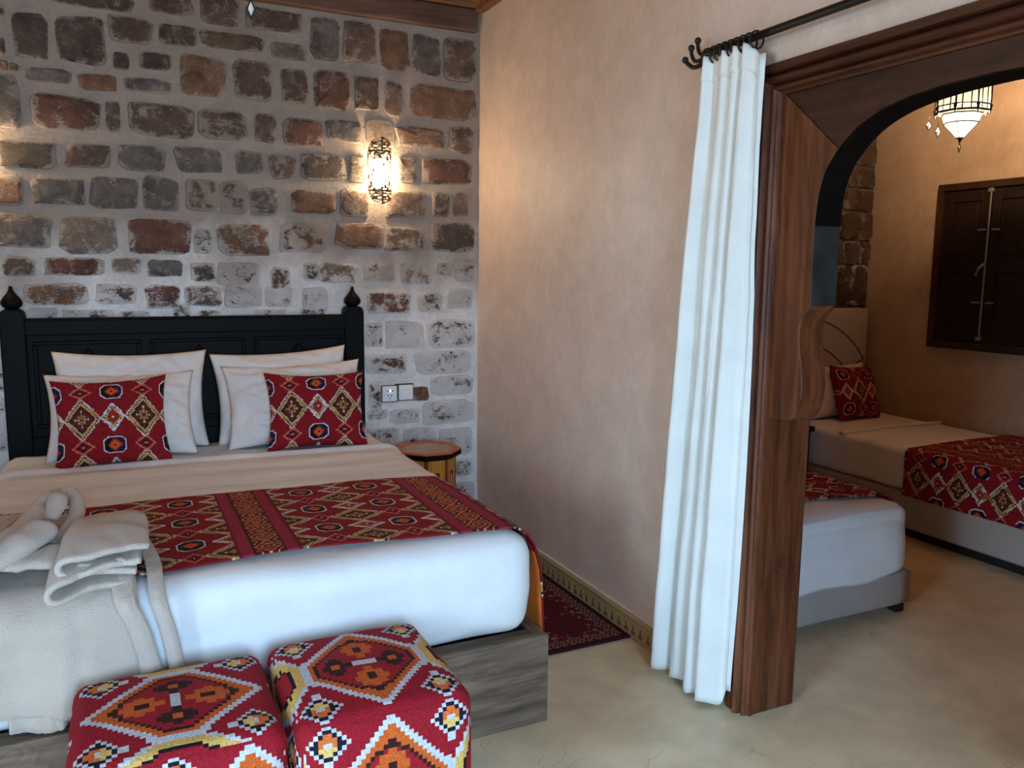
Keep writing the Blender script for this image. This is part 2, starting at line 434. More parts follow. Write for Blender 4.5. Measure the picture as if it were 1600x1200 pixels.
M['black'] = plain('black_hole', (0.006, 0.006, 0.006), 0.6)
M['blue_lamp'] = glow_glass('blue_indicator', (0.25, 0.45, 1.0), 3.0, 0.0)
M['tile'] = woven('glazed_tile', rough=0.35, bs=0.1)
M['rug'] = woven('wool_rug', rough=0.95, bs=0.8)
M['painted'] = woven('painted_wood', rough=0.45, bs=0.15)
M['glass_glow'] = glow_glass('lit_lamp_glass', (1.0, 0.86, 0.62), 5.0, 0.06)
M['glass_panel'] = glow_glass('lit_lamp_panel', (1.0, 0.80, 0.50), 1.3, 0.70)
M['glass_dim'] = glow_glass('faint_lamp_panel', (1.0, 0.75, 0.45), 0.35, 0.45)
M['sconce_glow'] = glow_glass('lit_sconce_glass', (1.0, 0.84, 0.58), 40.0, 0.35)
def clear_glass():
    m, nt, b = new_mat('bevelled_glass'); b.inputs['Base Color'].default_value = (0.8, 0.8, 0.76, 1)
    b.inputs['Roughness'].default_value = 0.15; b.inputs['Metallic'].default_value = 0.5
    return m
M['glass'] = clear_glass()

def rbox(name, x0, x1, y0, y1, z0, z1, r, n, mat, parent=None, deform=None, colfn=None, smooth=True):
    """rounded box made of six n x n grids; colfn(side,u,v) colours the cells; sides: top bottom front back left right."""
    c = Vector(((x0 + x1) / 2, (y0 + y1) / 2, (z0 + z1) / 2)); h = Vector(((x1 - x0) / 2, (y1 - y0) / 2, (z1 - z0) / 2))
    inner = Vector((h.x - r, h.y - r, h.z - r))
    defs = {'top': (Vector((1, 0, 0)), Vector((0, 1, 0)), Vector((0, 0, 1))), 'bottom': (Vector((-1, 0, 0)), Vector((0, 1, 0)), Vector((0, 0, -1))),
            'front': (Vector((1, 0, 0)), Vector((0, 0, 1)), Vector((0, -1, 0))), 'back': (Vector((-1, 0, 0)), Vector((0, 0, 1)), Vector((0, 1, 0))),
            'right': (Vector((0, 1, 0)), Vector((0, 0, 1)), Vector((1, 0, 0))), 'left': (Vector((0, -1, 0)), Vector((0, 0, 1)), Vector((-1, 0, 0)))}
    vs, fs, cs = [], [], []; key = {}
    def put(p):
        k = (round(p.x, 5), round(p.y, 5), round(p.z, 5))
        if k not in key: key[k] = len(vs); vs.append(p)
        return key[k]
    for side, (a, b, nrm) in defs.items():
        idx = []
        for j in range(n + 1):
            for i in range(n + 1):
                u = -1 + 2 * i / n; v = -1 + 2 * j / n
                p = Vector([(a[k] * u + b[k] * v + nrm[k]) * h[k] for k in range(3)])
                q = Vector([max(-inner[k], min(inner[k], p[k])) for k in range(3)])
                d = p - q
                if d.length > 1e-9: p = q + d.normalized() * r
                p = p + c
                if deform: p = deform(p, side, u, v)
                idx.append(put(p))
        for j in range(n):
            for i in range(n):
                k = j * (n + 1) + i
                f = (idx[k], idx[k + 1], idx[k + n + 2], idx[k + n + 1])
                if len(set(f)) == 4:
                    fs.append(f)
                    if colfn: cs.append(colfn(side, -1 + 2 * (i + .5) / n, -1 + 2 * (j + .5) / n))
    return mesh(name, vs, fs, mat, parent, cs if colfn else None, smooth)

# ================================================================ ROOM SHELL
H = 2.93
# floor with seamless concrete, both rooms
tag(grid('floor', 40, 40, lambda u, v: (-2.6 + 7.7 * u, -2.2 + 6.6 * v, 0.0), M['floor'], thick=-0.08), kind='structure')

def stone_block(parent, x0, x1, z0, z1, Y, depth, col, wash, n=12, rag=1.0, mat=None):
    cx, cz = (x0 + x1) / 2, (z0 + z1) / 2; hx, hz = (x1 - x0) / 2, (z1 - z0) / 2
    vs, ed, fs = [], [], []
    ph = random.random() * 9
    out = []
    for k in range(n):
        a = 2 * math.pi * (k + .5) / n; ca, sa = math.cos(a), math.sin(a)
        e = 0.36
        px = math.copysign(abs(ca) ** e, ca); pz = math.copysign(abs(sa) ** e, sa)
        g = 1 + rag * random.uniform(-0.10, 0.07)
        out.append((px * hx * g, pz * hz * g))
    tilt = random.uniform(-.25, .25), random.uniform(-.25, .25)
    for s, y, e in ((1.04, 0.012, 1.0), (0.97, -depth * .7, 0.85), (0.72, -depth, 0.30)):
        for (px, pz) in out:
            dy = (tilt[0] * px / hx + tilt[1] * pz / hz) * depth * .5 if y < 0 else 0
            dy += random.uniform(-.15, .15) * depth if y < 0 else 0
            vs.append((cx + px * s, Y + y + dy, cz + pz * s)); ed.append(e)
    vs.append((cx, Y - depth * random.uniform(.9, 1.25), cz)); ed.append(0.0)
    for r_ in range(2):
        for k in range(n):
            a, b = r_ * n + k, r_ * n + (k + 1) % n
            fs.append((a, b, b + n, a + n))
    for k in range(n): fs.append((2 * n + k, 2 * n + (k + 1) % n, 3 * n))
    o = mesh('stone', vs, fs, mat or M['stone'], parent, edge=ed)
    j = random.uniform(.88, 1.14)
    o.color = (col[0] * j, col[1] * j, col[2] * j, wash)
    return o

STONE_COL = {'d': (.088, .059, .044), 'r': (.150, .058, .038), 'g': (.145, .118, .102), 'o': (.205, .098, .052), 'b': (.135, .080, .056), 't': (.25, .175, .125)}
STONES = """-0.435 -0.387 2.574 2.611 d 0.1;-0.444 -0.394 2.415 2.488 d 0.1;-0.212 0.134 2.662 2.724 d 0.1;0.188 0.392 2.677 2.773 b 0.15;0.426 0.599 2.659 2.801 b 0.2;0.621 0.913 2.66 2.766 b 0.2;-0.365 -0.224 2.405 2.604 d 0.05;-0.202 0.003 2.407 2.621 d 0.1;0.013 0.208 2.528 2.646 b 0.2;0.226 0.401 2.54 2.635 d 0.2;0.42 0.722 2.552 2.629 b 0.1;0.032 0.1 2.405 2.481 d 0.1;0.138 0.285 2.417 2.496 d 0.1;0.305 0.526 2.314 2.507 o 0.25;0.558 0.747 2.324 2.509 b 0.25;0.742 0.922 2.533 2.615 g 0.3;0.936 1.093 2.557 2.762 g 0.1;1.106 1.289 2.559 2.771 b 0.25;1.292 1.464 2.543 2.754 o 0.05;1.482 1.642 2.537 2.749 g 0.15;1.657 1.849 2.528 2.759 b 0.3;-0.318 -0.142 2.311 2.377 g 0.1;-0.117 0.046 2.3 2.371 o 0;0.078 0.277 2.308 2.376 g 0.4;0.784 0.928 2.314 2.5 b 0.3;0.953 1.142 2.313 2.517 r 0.15;1.159 1.3 2.319 2.5 b 0.2;1.324 1.423 2.304 2.491 b 0.3;1.448 1.85 2.322 2.492 o 0.15;-0.426 -0.389 2.352 2.391 o 0.1;-0.383 -0.348 2.351 2.382 b 0.2;-0.465 -0.348 2.103 2.328 g 0.35;-0.313 -0.035 2.111 2.265 r 0.25;-0.012 0.05 2.119 2.261 b 0.2;0.076 0.383 2.117 2.27 b 0.3;0.391 0.621 2.125 2.265 b 0.5;0.651 0.763 2.119 2.264 b 0.15;0.788 1.001 2.119 2.257 r 0.2;1.008 1.197 2.156 2.269 g 0.35;1.386 1.675 2.156 2.27 o 0.3;1.69 1.836 2.142 2.289 b 0.35;1.221 1.379 2.137 2.283 t 0.55;-0.465 -0.208 1.932 2.052 d 0.25;-0.187 0.003 1.946 2.058 b 0.3;0.027 0.235 1.951 2.065 g 0.1;0.28 0.5 1.957 2.075 g 0.15;0.557 0.695 1.964 2.078 g 0.4;0.717 0.857 1.948 2.074 b 0.35;0.879 1.115 1.951 2.087 d 0.25;1.125 1.236 1.95 2.088 b 0.45;1.518 1.833 1.966 2.108 r 0.15;1.391 1.504 1.964 2.106 b 0.5;-0.489 -0.361 1.761 1.904 o 0.4;-0.332 -0.112 1.774 1.898 g 0.2;-0.099 0.112 1.769 1.917 g 0.05;0.123 0.293 1.759 1.929 g 0.3;0.319 0.473 1.769 1.928 b 0.5;0.478 0.612 1.753 1.934 g 0.75;0.621 0.759 1.761 1.901 g 0.5;0.82 1.055 1.782 1.9 o 0.15;1.078 1.24 1.769 1.919 b 0.4;1.318 1.57 1.774 1.926 b 0.4;1.585 1.698 1.79 1.93 b 0.4;1.713 1.802 1.798 1.94 b 0.3;-0.501 -0.258 1.576 1.735 g 0.35;-0.233 0.017 1.558 1.728 t 0.2;0.05 0.34 1.564 1.727 r 0.05;0.348 0.431 1.566 1.683 d 0.45;0.456 0.719 1.554 1.716 o 0.3;0.757 1 1.576 1.733 r 0.6;1.048 1.306 1.605 1.746 o 0.15;1.316 1.543 1.593 1.728 b 0.4;1.577 1.854 1.602 1.765 d 0.2;-0.465 -0.339 1.447 1.539 b 0.4;-0.309 -0.056 1.455 1.539 r 0.3;-0.023 0.11 1.462 1.543 t 0.6;0.132 0.293 1.451 1.537 g 0;0.33 0.444 1.427 1.524 b 0.45;0.45 0.66 1.412 1.529 d 0.7;0.712 0.813 1.33 1.507 b 0.6;0.877 0.96 1.439 1.532 d 0.7;0.96 1.162 1.423 1.533 t 0.45;1.2 1.372 1.431 1.537 b 0.75;1.397 1.583 1.414 1.539 t 0.6;1.622 1.71 1.468 1.542 b 0.7;1.718 1.847 1.433 1.562 g 0.8;-0.39 -0.125 1.321 1.418 o 0.3;-0.098 0.081 1.316 1.419 b 0.65;0.117 0.275 1.296 1.414 r 0.25;0.293 0.47 1.307 1.408 t 0.45;0.476 0.672 1.298 1.421 g 0.7;0.679 0.817 1.297 1.415 g 0.75;0.863 1.007 1.278 1.399 b 0.8;1.216 1.463 1.256 1.382 r 0.5;1.511 1.652 1.26 1.374 g 0.7;1.679 1.84 1.28 1.403 g 0.9;-0.385 -0.259 1.248 1.307 g 0.8;-0.246 -0.018 1.245 1.298 g 0.6;-0.005 0.144 1.242 1.29 g 0.65;0.235 0.32 1.238 1.326 d 0.6;0.352 0.466 1.236 1.29 b 0.6;0.628 0.799 1.231 1.29 g 0.75;0.855 0.999 1.228 1.295 b 0.7;1.203 1.303 1.075 1.218 g 0.85;1.31 1.537 1.06 1.218 t 0.95;1.556 1.849 1.059 1.221 b 0.75;1.2 1.453 0.925 1.039 r 0.7;1.479 1.842 0.908 1.045 b 0.75;1.219 1.296 0.727 0.89 d 0.6;1.448 1.566 0.763 0.848 o 0.05;1.578 1.842 0.782 0.896 g 0.88;1.207 1.328 0.673 0.731 b 0.7;1.335 1.516 0.637 0.727 g 0.85;1.523 1.843 0.613 0.758 g 0.8;1.206 1.39 0.527 0.626 g 0.8;1.409 1.612 0.513 0.61 b 0.75;1.624 1.844 0.427 0.594 g 0.85;1.679 1.845 0.3 0.401 g 0.75;1.639 1.854 0.087 0.27 b 0.8;-0.534 -0.467 1.076 1.198 g 0.8;-0.544 -0.482 0.924 1.052 b 0.75;-0.554 -0.496 0.782 0.905 g 0.8;-0.563 -0.495 0.644 0.762 b 0.8"""
# --- stone wall behind the bed: mortar bed plus every stone as a piece of its own
BY = 4.36
def wall_bump(u, v, x0, x1, z1):
    x = x0 + (x1 - x0) * u; z = z1 * v
    return (x, BY - 0.003 - 0.006 * fbm(x * 3.1, z * 3.1) - 0.003 * fbm(x * 11, z * 11, 3), z)
wall_back = grid('wall_back', 90, 70, lambda u, v: wall_bump(u, v, -1.72, 1.90, H), M['mortar'], smooth=True, thick=-0.12)
tag(wall_back, kind='structure')
for s in STONES.split(';'):
    a = s.split(); x0, x1, z0, z1 = map(float, a[:4]); w = float(a[5])
    stone_block(wall_back, x0, x1, z0, z1, BY - 0.004, 0.013 if w < .55 else 0.006, STONE_COL['b' if a[4] == 'g' and w > .65 else a[4]], w)
z = 0.08                                                     # courses left of the bed, outside the photograph
while z < 2.70:
    h = random.uniform(.09, .16); x = -1.66 + random.uniform(0, .1)
    while x < -0.50:
        w = random.uniform(.14, .26)
        if x + w > -0.47: break
        stone_block(wall_back, x, x + w, z, z + h, BY - 0.004, 0.012, STONE_COL[random.choice('drgobbt')], .2 if z > 1.2 else .75)
        x += w + .045
    z += h + .04
# --- pink plaster wall with the arched opening
bm = bmesh.new()
add_box(bm, 1.87, 2.07, 2.09, 4.40, 0, H, 0); add_box(bm, 1.87, 2.07, -1.40, 0.577, 0, H, 0); add_box(bm, 1.87, 2.07, 0.577, 2.09, 2.138, H, 0)
wall_right = tag(from_bm('wall_right', bm, M['pink']), kind='structure')
# --- left wall, thick, with the open doorway that lets the daylight in
bm = bmesh.new()
add_box(bm, -2.15, -1.70, 0.95, 4.40, 0, H, 0); add_box(bm, -2.15, -1.70, -1.40, -0.75, 0, H, 0); add_box(bm, -2.15, -1.70, -0.75, 0.95, 1.88, H, 0)
tag(from_bm('wall_left', bm, M['pink']), kind='structure')
bm = bmesh.new()
add_box(bm, -2.15, -0.85, -1.50, -1.30, 0, H, 0); add_box(bm, 0.80, 5.15, -1.50, -1.30, 0, H, 0); add_box(bm, -0.85, 0.80, -1.50, -1.30, 2.02, H, 0)
tag(from_bm('wall_front', bm, M['pink']), kind='structure')
# --- second room
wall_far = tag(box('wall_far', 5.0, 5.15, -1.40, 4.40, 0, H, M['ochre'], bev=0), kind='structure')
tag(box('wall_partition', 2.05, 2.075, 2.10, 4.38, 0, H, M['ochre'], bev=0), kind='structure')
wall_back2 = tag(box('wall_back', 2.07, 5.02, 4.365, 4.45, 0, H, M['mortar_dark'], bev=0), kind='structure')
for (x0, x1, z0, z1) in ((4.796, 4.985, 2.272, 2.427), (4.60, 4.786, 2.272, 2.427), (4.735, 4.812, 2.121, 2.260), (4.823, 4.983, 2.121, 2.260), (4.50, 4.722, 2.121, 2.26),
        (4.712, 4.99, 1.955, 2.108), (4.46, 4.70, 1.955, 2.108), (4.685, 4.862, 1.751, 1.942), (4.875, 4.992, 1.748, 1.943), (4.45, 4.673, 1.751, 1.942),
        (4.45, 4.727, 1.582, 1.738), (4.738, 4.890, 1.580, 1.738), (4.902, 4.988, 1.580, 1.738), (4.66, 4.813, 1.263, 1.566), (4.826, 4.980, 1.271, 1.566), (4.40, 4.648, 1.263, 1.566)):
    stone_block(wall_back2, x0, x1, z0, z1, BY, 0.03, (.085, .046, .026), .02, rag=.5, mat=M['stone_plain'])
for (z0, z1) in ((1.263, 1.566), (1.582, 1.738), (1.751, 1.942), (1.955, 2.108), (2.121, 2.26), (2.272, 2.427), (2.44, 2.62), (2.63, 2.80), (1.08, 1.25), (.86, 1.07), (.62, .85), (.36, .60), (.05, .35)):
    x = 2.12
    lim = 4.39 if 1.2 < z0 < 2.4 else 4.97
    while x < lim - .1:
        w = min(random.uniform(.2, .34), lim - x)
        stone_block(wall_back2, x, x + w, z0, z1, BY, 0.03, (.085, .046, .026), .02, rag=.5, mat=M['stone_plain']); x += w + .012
# --- ceiling of planks, wooden wall plates
ceiling = tag(box('ceiling', -2.15, 5.15, -1.50, 4.45, H + 0.03, H + 0.10, M['beam_wood'], bev=0), kind='structure')
pl = None; y = 4.33
while y > -1.3:
    if pl is None:
        pl = box('plank', -1.72, 1.87, y - .135, y, H - 0.0, H + 0.022, M['ceil_wood'], ceiling, bev=.004, seg=1)
        y0 = y
    else:
        q = pl.copy(); COL.objects.link(q); q.parent = ceiling; q.location = pl.location + Vector((0, y - y0, random.uniform(-.003, .003)))
    y -= .142
pl = None; y = 4.33
while y > -1.3:
    if pl is None:
        pl = box('plank', 2.07, 5.0, y - .135, y, H, H + 0.022, M['ceil_wood'], ceiling, bev=.004, seg=1); y0 = y
    else:
        q = pl.copy(); COL.objects.link(q); q.parent = ceiling; q.location = pl.location + Vector((0, y - y0, 0))
    y -= .142
tag(box('trim_back', -1.70, 1.845, 4.315, 4.365, 2.790, 2.905, M['beam_wood'], bev=.008), kind='structure')
tag(box('trim_upper', -1.70, 1.83, 4.285, 4.36, 2.910, 2.932, M['ceil_wood'], bev=.004), kind='structure')
tag(box('trim_right', 1.82, 1.872, -1.25, 4.30, 2.885, 2.930, M['ceil_wood'], bev=.004), kind='structure')

# --- tiled baseboard along the pink wall
base = tag(box('baseboard_right', 1.857, 1.872, 2.11, 4.34, 0, 0.098, M['mortar'], bev=0), kind='structure')
TY = S(192, 160, 112); TY2 = S(178, 142, 92); TD = S(118, 86, 50)
def tile_cell(i, j):                       # 24 x 12 cells, j = 0 at the floor
    if j >= 10: return TY2
    m = i % 6
    if 2 <= j <= 6 and m == 2: return TD
    if 2 <= j <= 3 and m in (1, 2, 3): return TD
    if j == 6 and m in (2,): return TD
    return TY if (i * 7 + j * 3) % 5 else TY2
tl = None
for k in range(11):
    ya = 2.112 + k * .2128; yb = min(ya + .2098, 4.335)
    if tl is None:
        vs, fs, cs = [], [], []
        nx, nz_ = 24, 12
        for j in range(nz_ + 1):
            for i in range(nx + 1):
                zz = .002 + .096 * j / nz_
                xx = 1.847 - (0.006 if j in (10, 11) else 0) + (0.007 if j == nz_ else 0)
                vs.append((xx, ya + (yb - ya) * i / nx, zz))
        for j in range(nz_):
            for i in range(nx):
                a = j * (nx + 1) + i; fs.append((a, a + nx + 1, a + nx + 2, a + 1)); cs.append(tile_cell(i, j))
        tl = mesh('tile', vs, fs, M['tile'], base, cs)
        md = tl.modifiers.new('depth', 'SOLIDIFY'); md.thickness = 0.010; md.offset = -1
    else:
        q = tl.copy(); COL.objects.link(q); q.parent = base; q.location = Vector((random.uniform(-.001, .001), k * .2128, 0))

# ================================================================ ARCHED WOODEN FRAME
arch = empty('arch_frame', (1.96, 1.333, 0), 'carved reddish wooden arch frame around the opening to the second room', 'arch frame')
YC = 1.333
# mitred moulded casing (three lengths)
prof = [(0.0, 1.872), (0.0, 1.852), (0.004, 1.846), (0.026, 1.846), (0.030, 1.852), (0.033, 1.866), (0.037, 1.866)]
prof += [(0.050 - 0.0125 * math.cos(math.pi * k / 8), 1.858 - 0.022 * math.sin(math.pi * k / 8)) for k in range(9)]
prof += [(0.066, 1.868)] + [(0.0755 - 0.0085 * math.cos(math.pi * k / 6), 1.866 - 0.014 * math.sin(math.pi * k / 6)) for k in range(7)]
prof += [(0.087, 1.872), (0.094, 1.874), (0.094, 1.886), (0.0, 1.886)]
def casing(name, ends, mat):
    (fa, fb) = ends
    vs = [fa(d, x) for d, x in prof] + [fb(d, x) for d, x in prof]
    n = len(prof); fs = [(k, (k + 1) % n, n + (k + 1) % n, n + k) for k in range(n)] + [tuple(range(n)), tuple(range(2 * n - 1, n - 1, -1))]
    o = mesh(name, vs, fs, mat, arch)
    bm = bmesh.new(); bm.from_mesh(o.data); bmesh.ops.recalc_face_normals(bm, faces=bm.faces); bm.to_mesh(o.data); bm.free()
    return o
YO = 2.094 - YC
casing('casing', (lambda d, x: (x, YC + YO - d, 0.0), lambda d, x: (x, YC + YO - d, 2.14 - d)), M['arch_wood'])
casing('casing', (lambda d, x: (x, YC - YO + d, 0.0), lambda d, x: (x, YC - YO + d, 2.14 - d)), M['arch_wood'])
casing('head_casing', (lambda d, x: (x, YC + YO - d, 2.14 - d), lambda d, x: (x, YC - YO + d, 2.14 - d)), M['casing_wood'])
# posts (jambs) through the depth of the wall
box('post', 1.880, 2.072, 2.000, 2.091, 0.0, 2.06, M['arch_wood'], arch, .006)
box('post', 1.880, 2.072, 2 * YC - 2.091, 2 * YC - 2.000, 0.0, 2.06, M['arch_wood'], arch, .006)
box('lintel', 1.90, 2.072, 2 * YC - 2.0, 2.0, 2.05, 2.136, M['arch_wood_y'], arch, .004)
# arch boards: bracket foot, cove, upright, then the flattened arch
inner = [(2.0, 1.034), (1.959, 1.038), (1.915, 1.040), (1.897, 1.047), (1.884, 1.061), (1.871, 1.090), (1.863, 1.121), (1.862, 1.160), (1.868, 1.205), (1.878, 1.255), (1.886, 1.300), (1.887, 1.330), (1.880, 1.358), (1.868, 1.378), (1.852, 1.392), (1.846, 1.400), (1.848, 1.458), (1.850, 1.554), (1.849, 1.652), (1.843, 1.726), (1.822, 1.798), (1.778, 1.858)]
top_in = [(1.778, 1.858), (1.716, 1.908), (1.640, 1.941), (1.555, 1.960), (1.450, 1.970), (1.333, 1.973)]
side = inner + [(2.0, 2.048)]
prism('side_board', side, 'x', 1.884, 1.985, M['arch_wood'], arch, .003)
prism('side_board', [(2 * YC - a, b) for a, b in side], 'x', 1.884, 1.985, M['arch_wood'], arch, .003)
full = top_in + [(2 * YC - a, b) for a, b in reversed(top_in[:-1])]
full = [(a - 0.0015 if a > YC else a + 0.0015, b + .001) for a, b in full]
prism('top_board', full + [(2 * YC - 1.997, 2.048), (1.997, 2.048)], 'x', 1.884, 1.985, M['arch_wood_y'], arch, .003)

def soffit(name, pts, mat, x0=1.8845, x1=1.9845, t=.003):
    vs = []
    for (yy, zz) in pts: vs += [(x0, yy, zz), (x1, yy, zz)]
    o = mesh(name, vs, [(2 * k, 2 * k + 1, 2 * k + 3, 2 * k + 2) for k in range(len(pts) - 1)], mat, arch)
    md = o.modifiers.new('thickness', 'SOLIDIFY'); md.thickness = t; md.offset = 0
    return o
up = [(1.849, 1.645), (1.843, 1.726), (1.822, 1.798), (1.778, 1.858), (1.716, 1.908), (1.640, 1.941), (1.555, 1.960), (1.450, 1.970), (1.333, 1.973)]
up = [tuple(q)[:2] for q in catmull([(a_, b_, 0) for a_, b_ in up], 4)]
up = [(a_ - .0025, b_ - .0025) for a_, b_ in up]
soffit('soffit_lining', up + [(2 * YC - a_, b_) for a_, b_ in reversed(up[:-1])], M['soffit'])['label'] = 'near-black arch soffit'  # thin near-black strip following the underside of the arch curve
soffit('reveal_strip', [(1.8445, 1.404), (1.846, 1.50), (1.8475, 1.643)], M['reveal'])['label'] = 'dark grey reveal strip'  # thin dark grey strip on the upright inner edge of the boards
soffit('reveal_strip', [(2 * YC - 1.8445, 1.404), (2 * YC - 1.846, 1.50), (2 * YC - 1.8475, 1.643)], M['reveal'])['label'] = 'dark grey reveal strip'

# ================================================================ MAIN BED
MC = 0.35
bed = empty('double_bed', (MC, 3.3, 0), 'large wooden double bed with black headboard against the stone wall', 'bed')
box('foot_board', -0.535, 1.235, 2.264, 2.300, 0.0, 0.305, M['bed_wood'], bed, .005)
box('foot_ledge', -0.500, 1.200, 2.300, 2.345, 0.262, 0.300, M['bed_wood'], bed, .003)
for (a, b) in ((-0.535, -0.495), (1.195, 1.235)):
    box('side_rail', a, b, 2.302, 4.22, 0.0, 0.303, M['bed_wood_y'], bed, .005)
box('bed_base', -0.49, 1.19, 2.35, 4.20, 0.10, 0.26, M['bed_wood_y'], bed, .003)
def mat_def(p, side, u, v):
    # tucked-under lower edge, soft corners, faint puckers near the foot corners
    t = max(0.0, min(1.0, (0.46 - p.z) / 0.2))
    cx, cy = MC, 3.25
    q = Vector(p)
    q.x = cx + (p.x - cx) * (1 - 0.035 * t * t); q.y = cy + (p.y - cy) * (1 - 0.028 * t * t)
    w = 0.006 * fbm(p.x * 3.0, p.y * 3.0, p.z * 2.0)
    fr_ = max(0.0, min(1.0, (2.40 - p.y) / .1)); tp = max(0.0, min(1.0, (p.z - .56) / .08))
    k = max(0, 1 - (1.2 - p.x) / .8)
    q.y += fr_ * (w + 0.010 * k * math.sin((p.x + p.z * 2.2) * 16) * max(0, min(1, (.56 - p.z) / .2)) + .004 * math.sin(p.x * 5 + p.z * 14) + .010 * abs(fbm(p.x * 2.2 - p.z * 3.0, p.x * .8 + p.z * 5.0, 4)) * max(0, min(1, (.60 - p.z) / .15)))
    q.z += tp * (w + .004)
    return q
rbox('mattress', -0.505, 1.207, 2.292, 4.225, 0.292, 0.640, 0.085, 52, M['white_cloth'], bed, mat_def)
# headboard
hb = box('headboard', -0.40, 1.09, 4.265, 4.325, 0.30, 1.262, M['black_wood'], bed, .006)
box('top_rail', -0.395, 1.085, 4.250, 4.270, 1.185, 1.255, M['black_wood'], hb, .006)
box('lower_rail', -0.395, 1.085, 4.250, 4.270, 0.62, 0.72, M['black_wood'], hb, .006)
for k, (a, b) in enumerate(((-0.36, 0.085), (0.125, 0.565), (0.605, 1.05))):
    bm = bmesh.new()
    for (e0, e1, f0, f1) in ((a, b, 1.140, 1.158), (a, b, .76, .778), (a, a + .018, .778, 1.140), (b - .018, b, .778, 1.140)): add_box(bm, e0, e1, 4.252, 4.268, f0, f1, .005)
    from_bm('panel_moulding', bm, M['black_wood'], hb)
    pts = [((a + b) / 2 + .17 * math.cos(t), .90 + .17 * math.sin(t) + (.05 if abs(t - math.pi / 2) < .2 else 0)) for t in [math.pi * q / 14 for q in range(15)]]
    bm = bmesh.new(); add_tube(bm, [(p[0], 4.264, p[1]) for p in pts], .008, 8)
    from_bm('carved_arch', bm, M['black_wood'], hb, True)
for cx in (1.117, -0.432):
    p = prism('headboard_post', [(cx - .046, 0.0), (cx + .046, 0.0), (cx + .050, .60), (cx + .050, 1.275), (cx + .044, 1.296), (cx + .028, 1.305), (cx - .028, 1.305), (cx - .044, 1.296), (cx - .050, 1.275), (cx - .050, .60)], 'y', 4.240, 4.330, M['black_wood'], bed, .006)
    bm = bmesh.new()
    add_lathe(bm, [(.020, 1.300), (.026, 1.308), (.038, 1.316), (.044, 1.328), (.042, 1.342), (.032, 1.358), (.020, 1.372), (.011, 1.386), (.008, 1.398), (.006, 1.408)], cx, 4.285, 20)
    from_bm('finial', bm, M['black_wood'], bed, True)

# bed profile across its width (path over the left side, top, right side)
def across(s, y, L=1.70, off=0.006, drop=0.30, flare=0.0, R=0.085):
    """s = signed distance along the cloth from the centre; returns x,z on the mattress skin."""
    half = (1.207 + 0.505) / 2 - R; top = 0.640 + off
    a = abs(s); sg = 1 if s >= 0 else -1
    if a <= half: x, z = a, top
    elif a <= half + R * math.pi / 2:
        t = (a - half) / R; x = half + (R + off) * math.sin(t); z = top - (R + off) * (1 - math.cos(t))
    else:
        d = a - half - R * math.pi / 2; x = half + R + off + flare * d; z = top - (R + off) - d
    return MC - 0.0 + sg * x, z

# cream sheet folded over the middle of the bed
def sheet_fn(u, v):
    y = 3.02 + (3.86 - 3.02) * v; s = -1.19 + 2.38 * u
    x, z = across(s, y, off=0.008, flare=0.04)
    k = 1 if abs(s) < .85 else .4
    z += k * (0.006 * math.sin(y * 26 + .8 * fbm(s * 1.5, y)) * (0.35 + 0.65 * fbm(s * 1.4, y * 4, 2)) + .004 * fbm(s * 3, y * 7))
    if v > .93: z += 0.016 * math.sin((v - .93) / .07 * math.pi)
    y2 = y - 0.03 * math.cos(s * 1.5) * v - 0.09 * max(0, s) * v * .9
    return (x, y2, z)
sheet = grid('bed_sheet', 90, 50, sheet_fn, M['cream_cloth'], thick=0.006)
tag(sheet, 'cream folded sheet across the middle of the double bed', 'sheet')
def under_fn(u, v):
    y = 3.80 + .40 * v; s = -1.12 + 2.24 * u; x, z = across(s, y, off=0.003, flare=.02)
    z += .006 * fbm(s * 4, y * 9) + .003 * math.sin(s * 20)
    return (x, y, z)
tag(grid('bed_sheet', 70, 14, under_fn, M['cream_cloth'], thick=0.003), 'cream under sheet below the pillows at the head of the double bed', 'sheet')

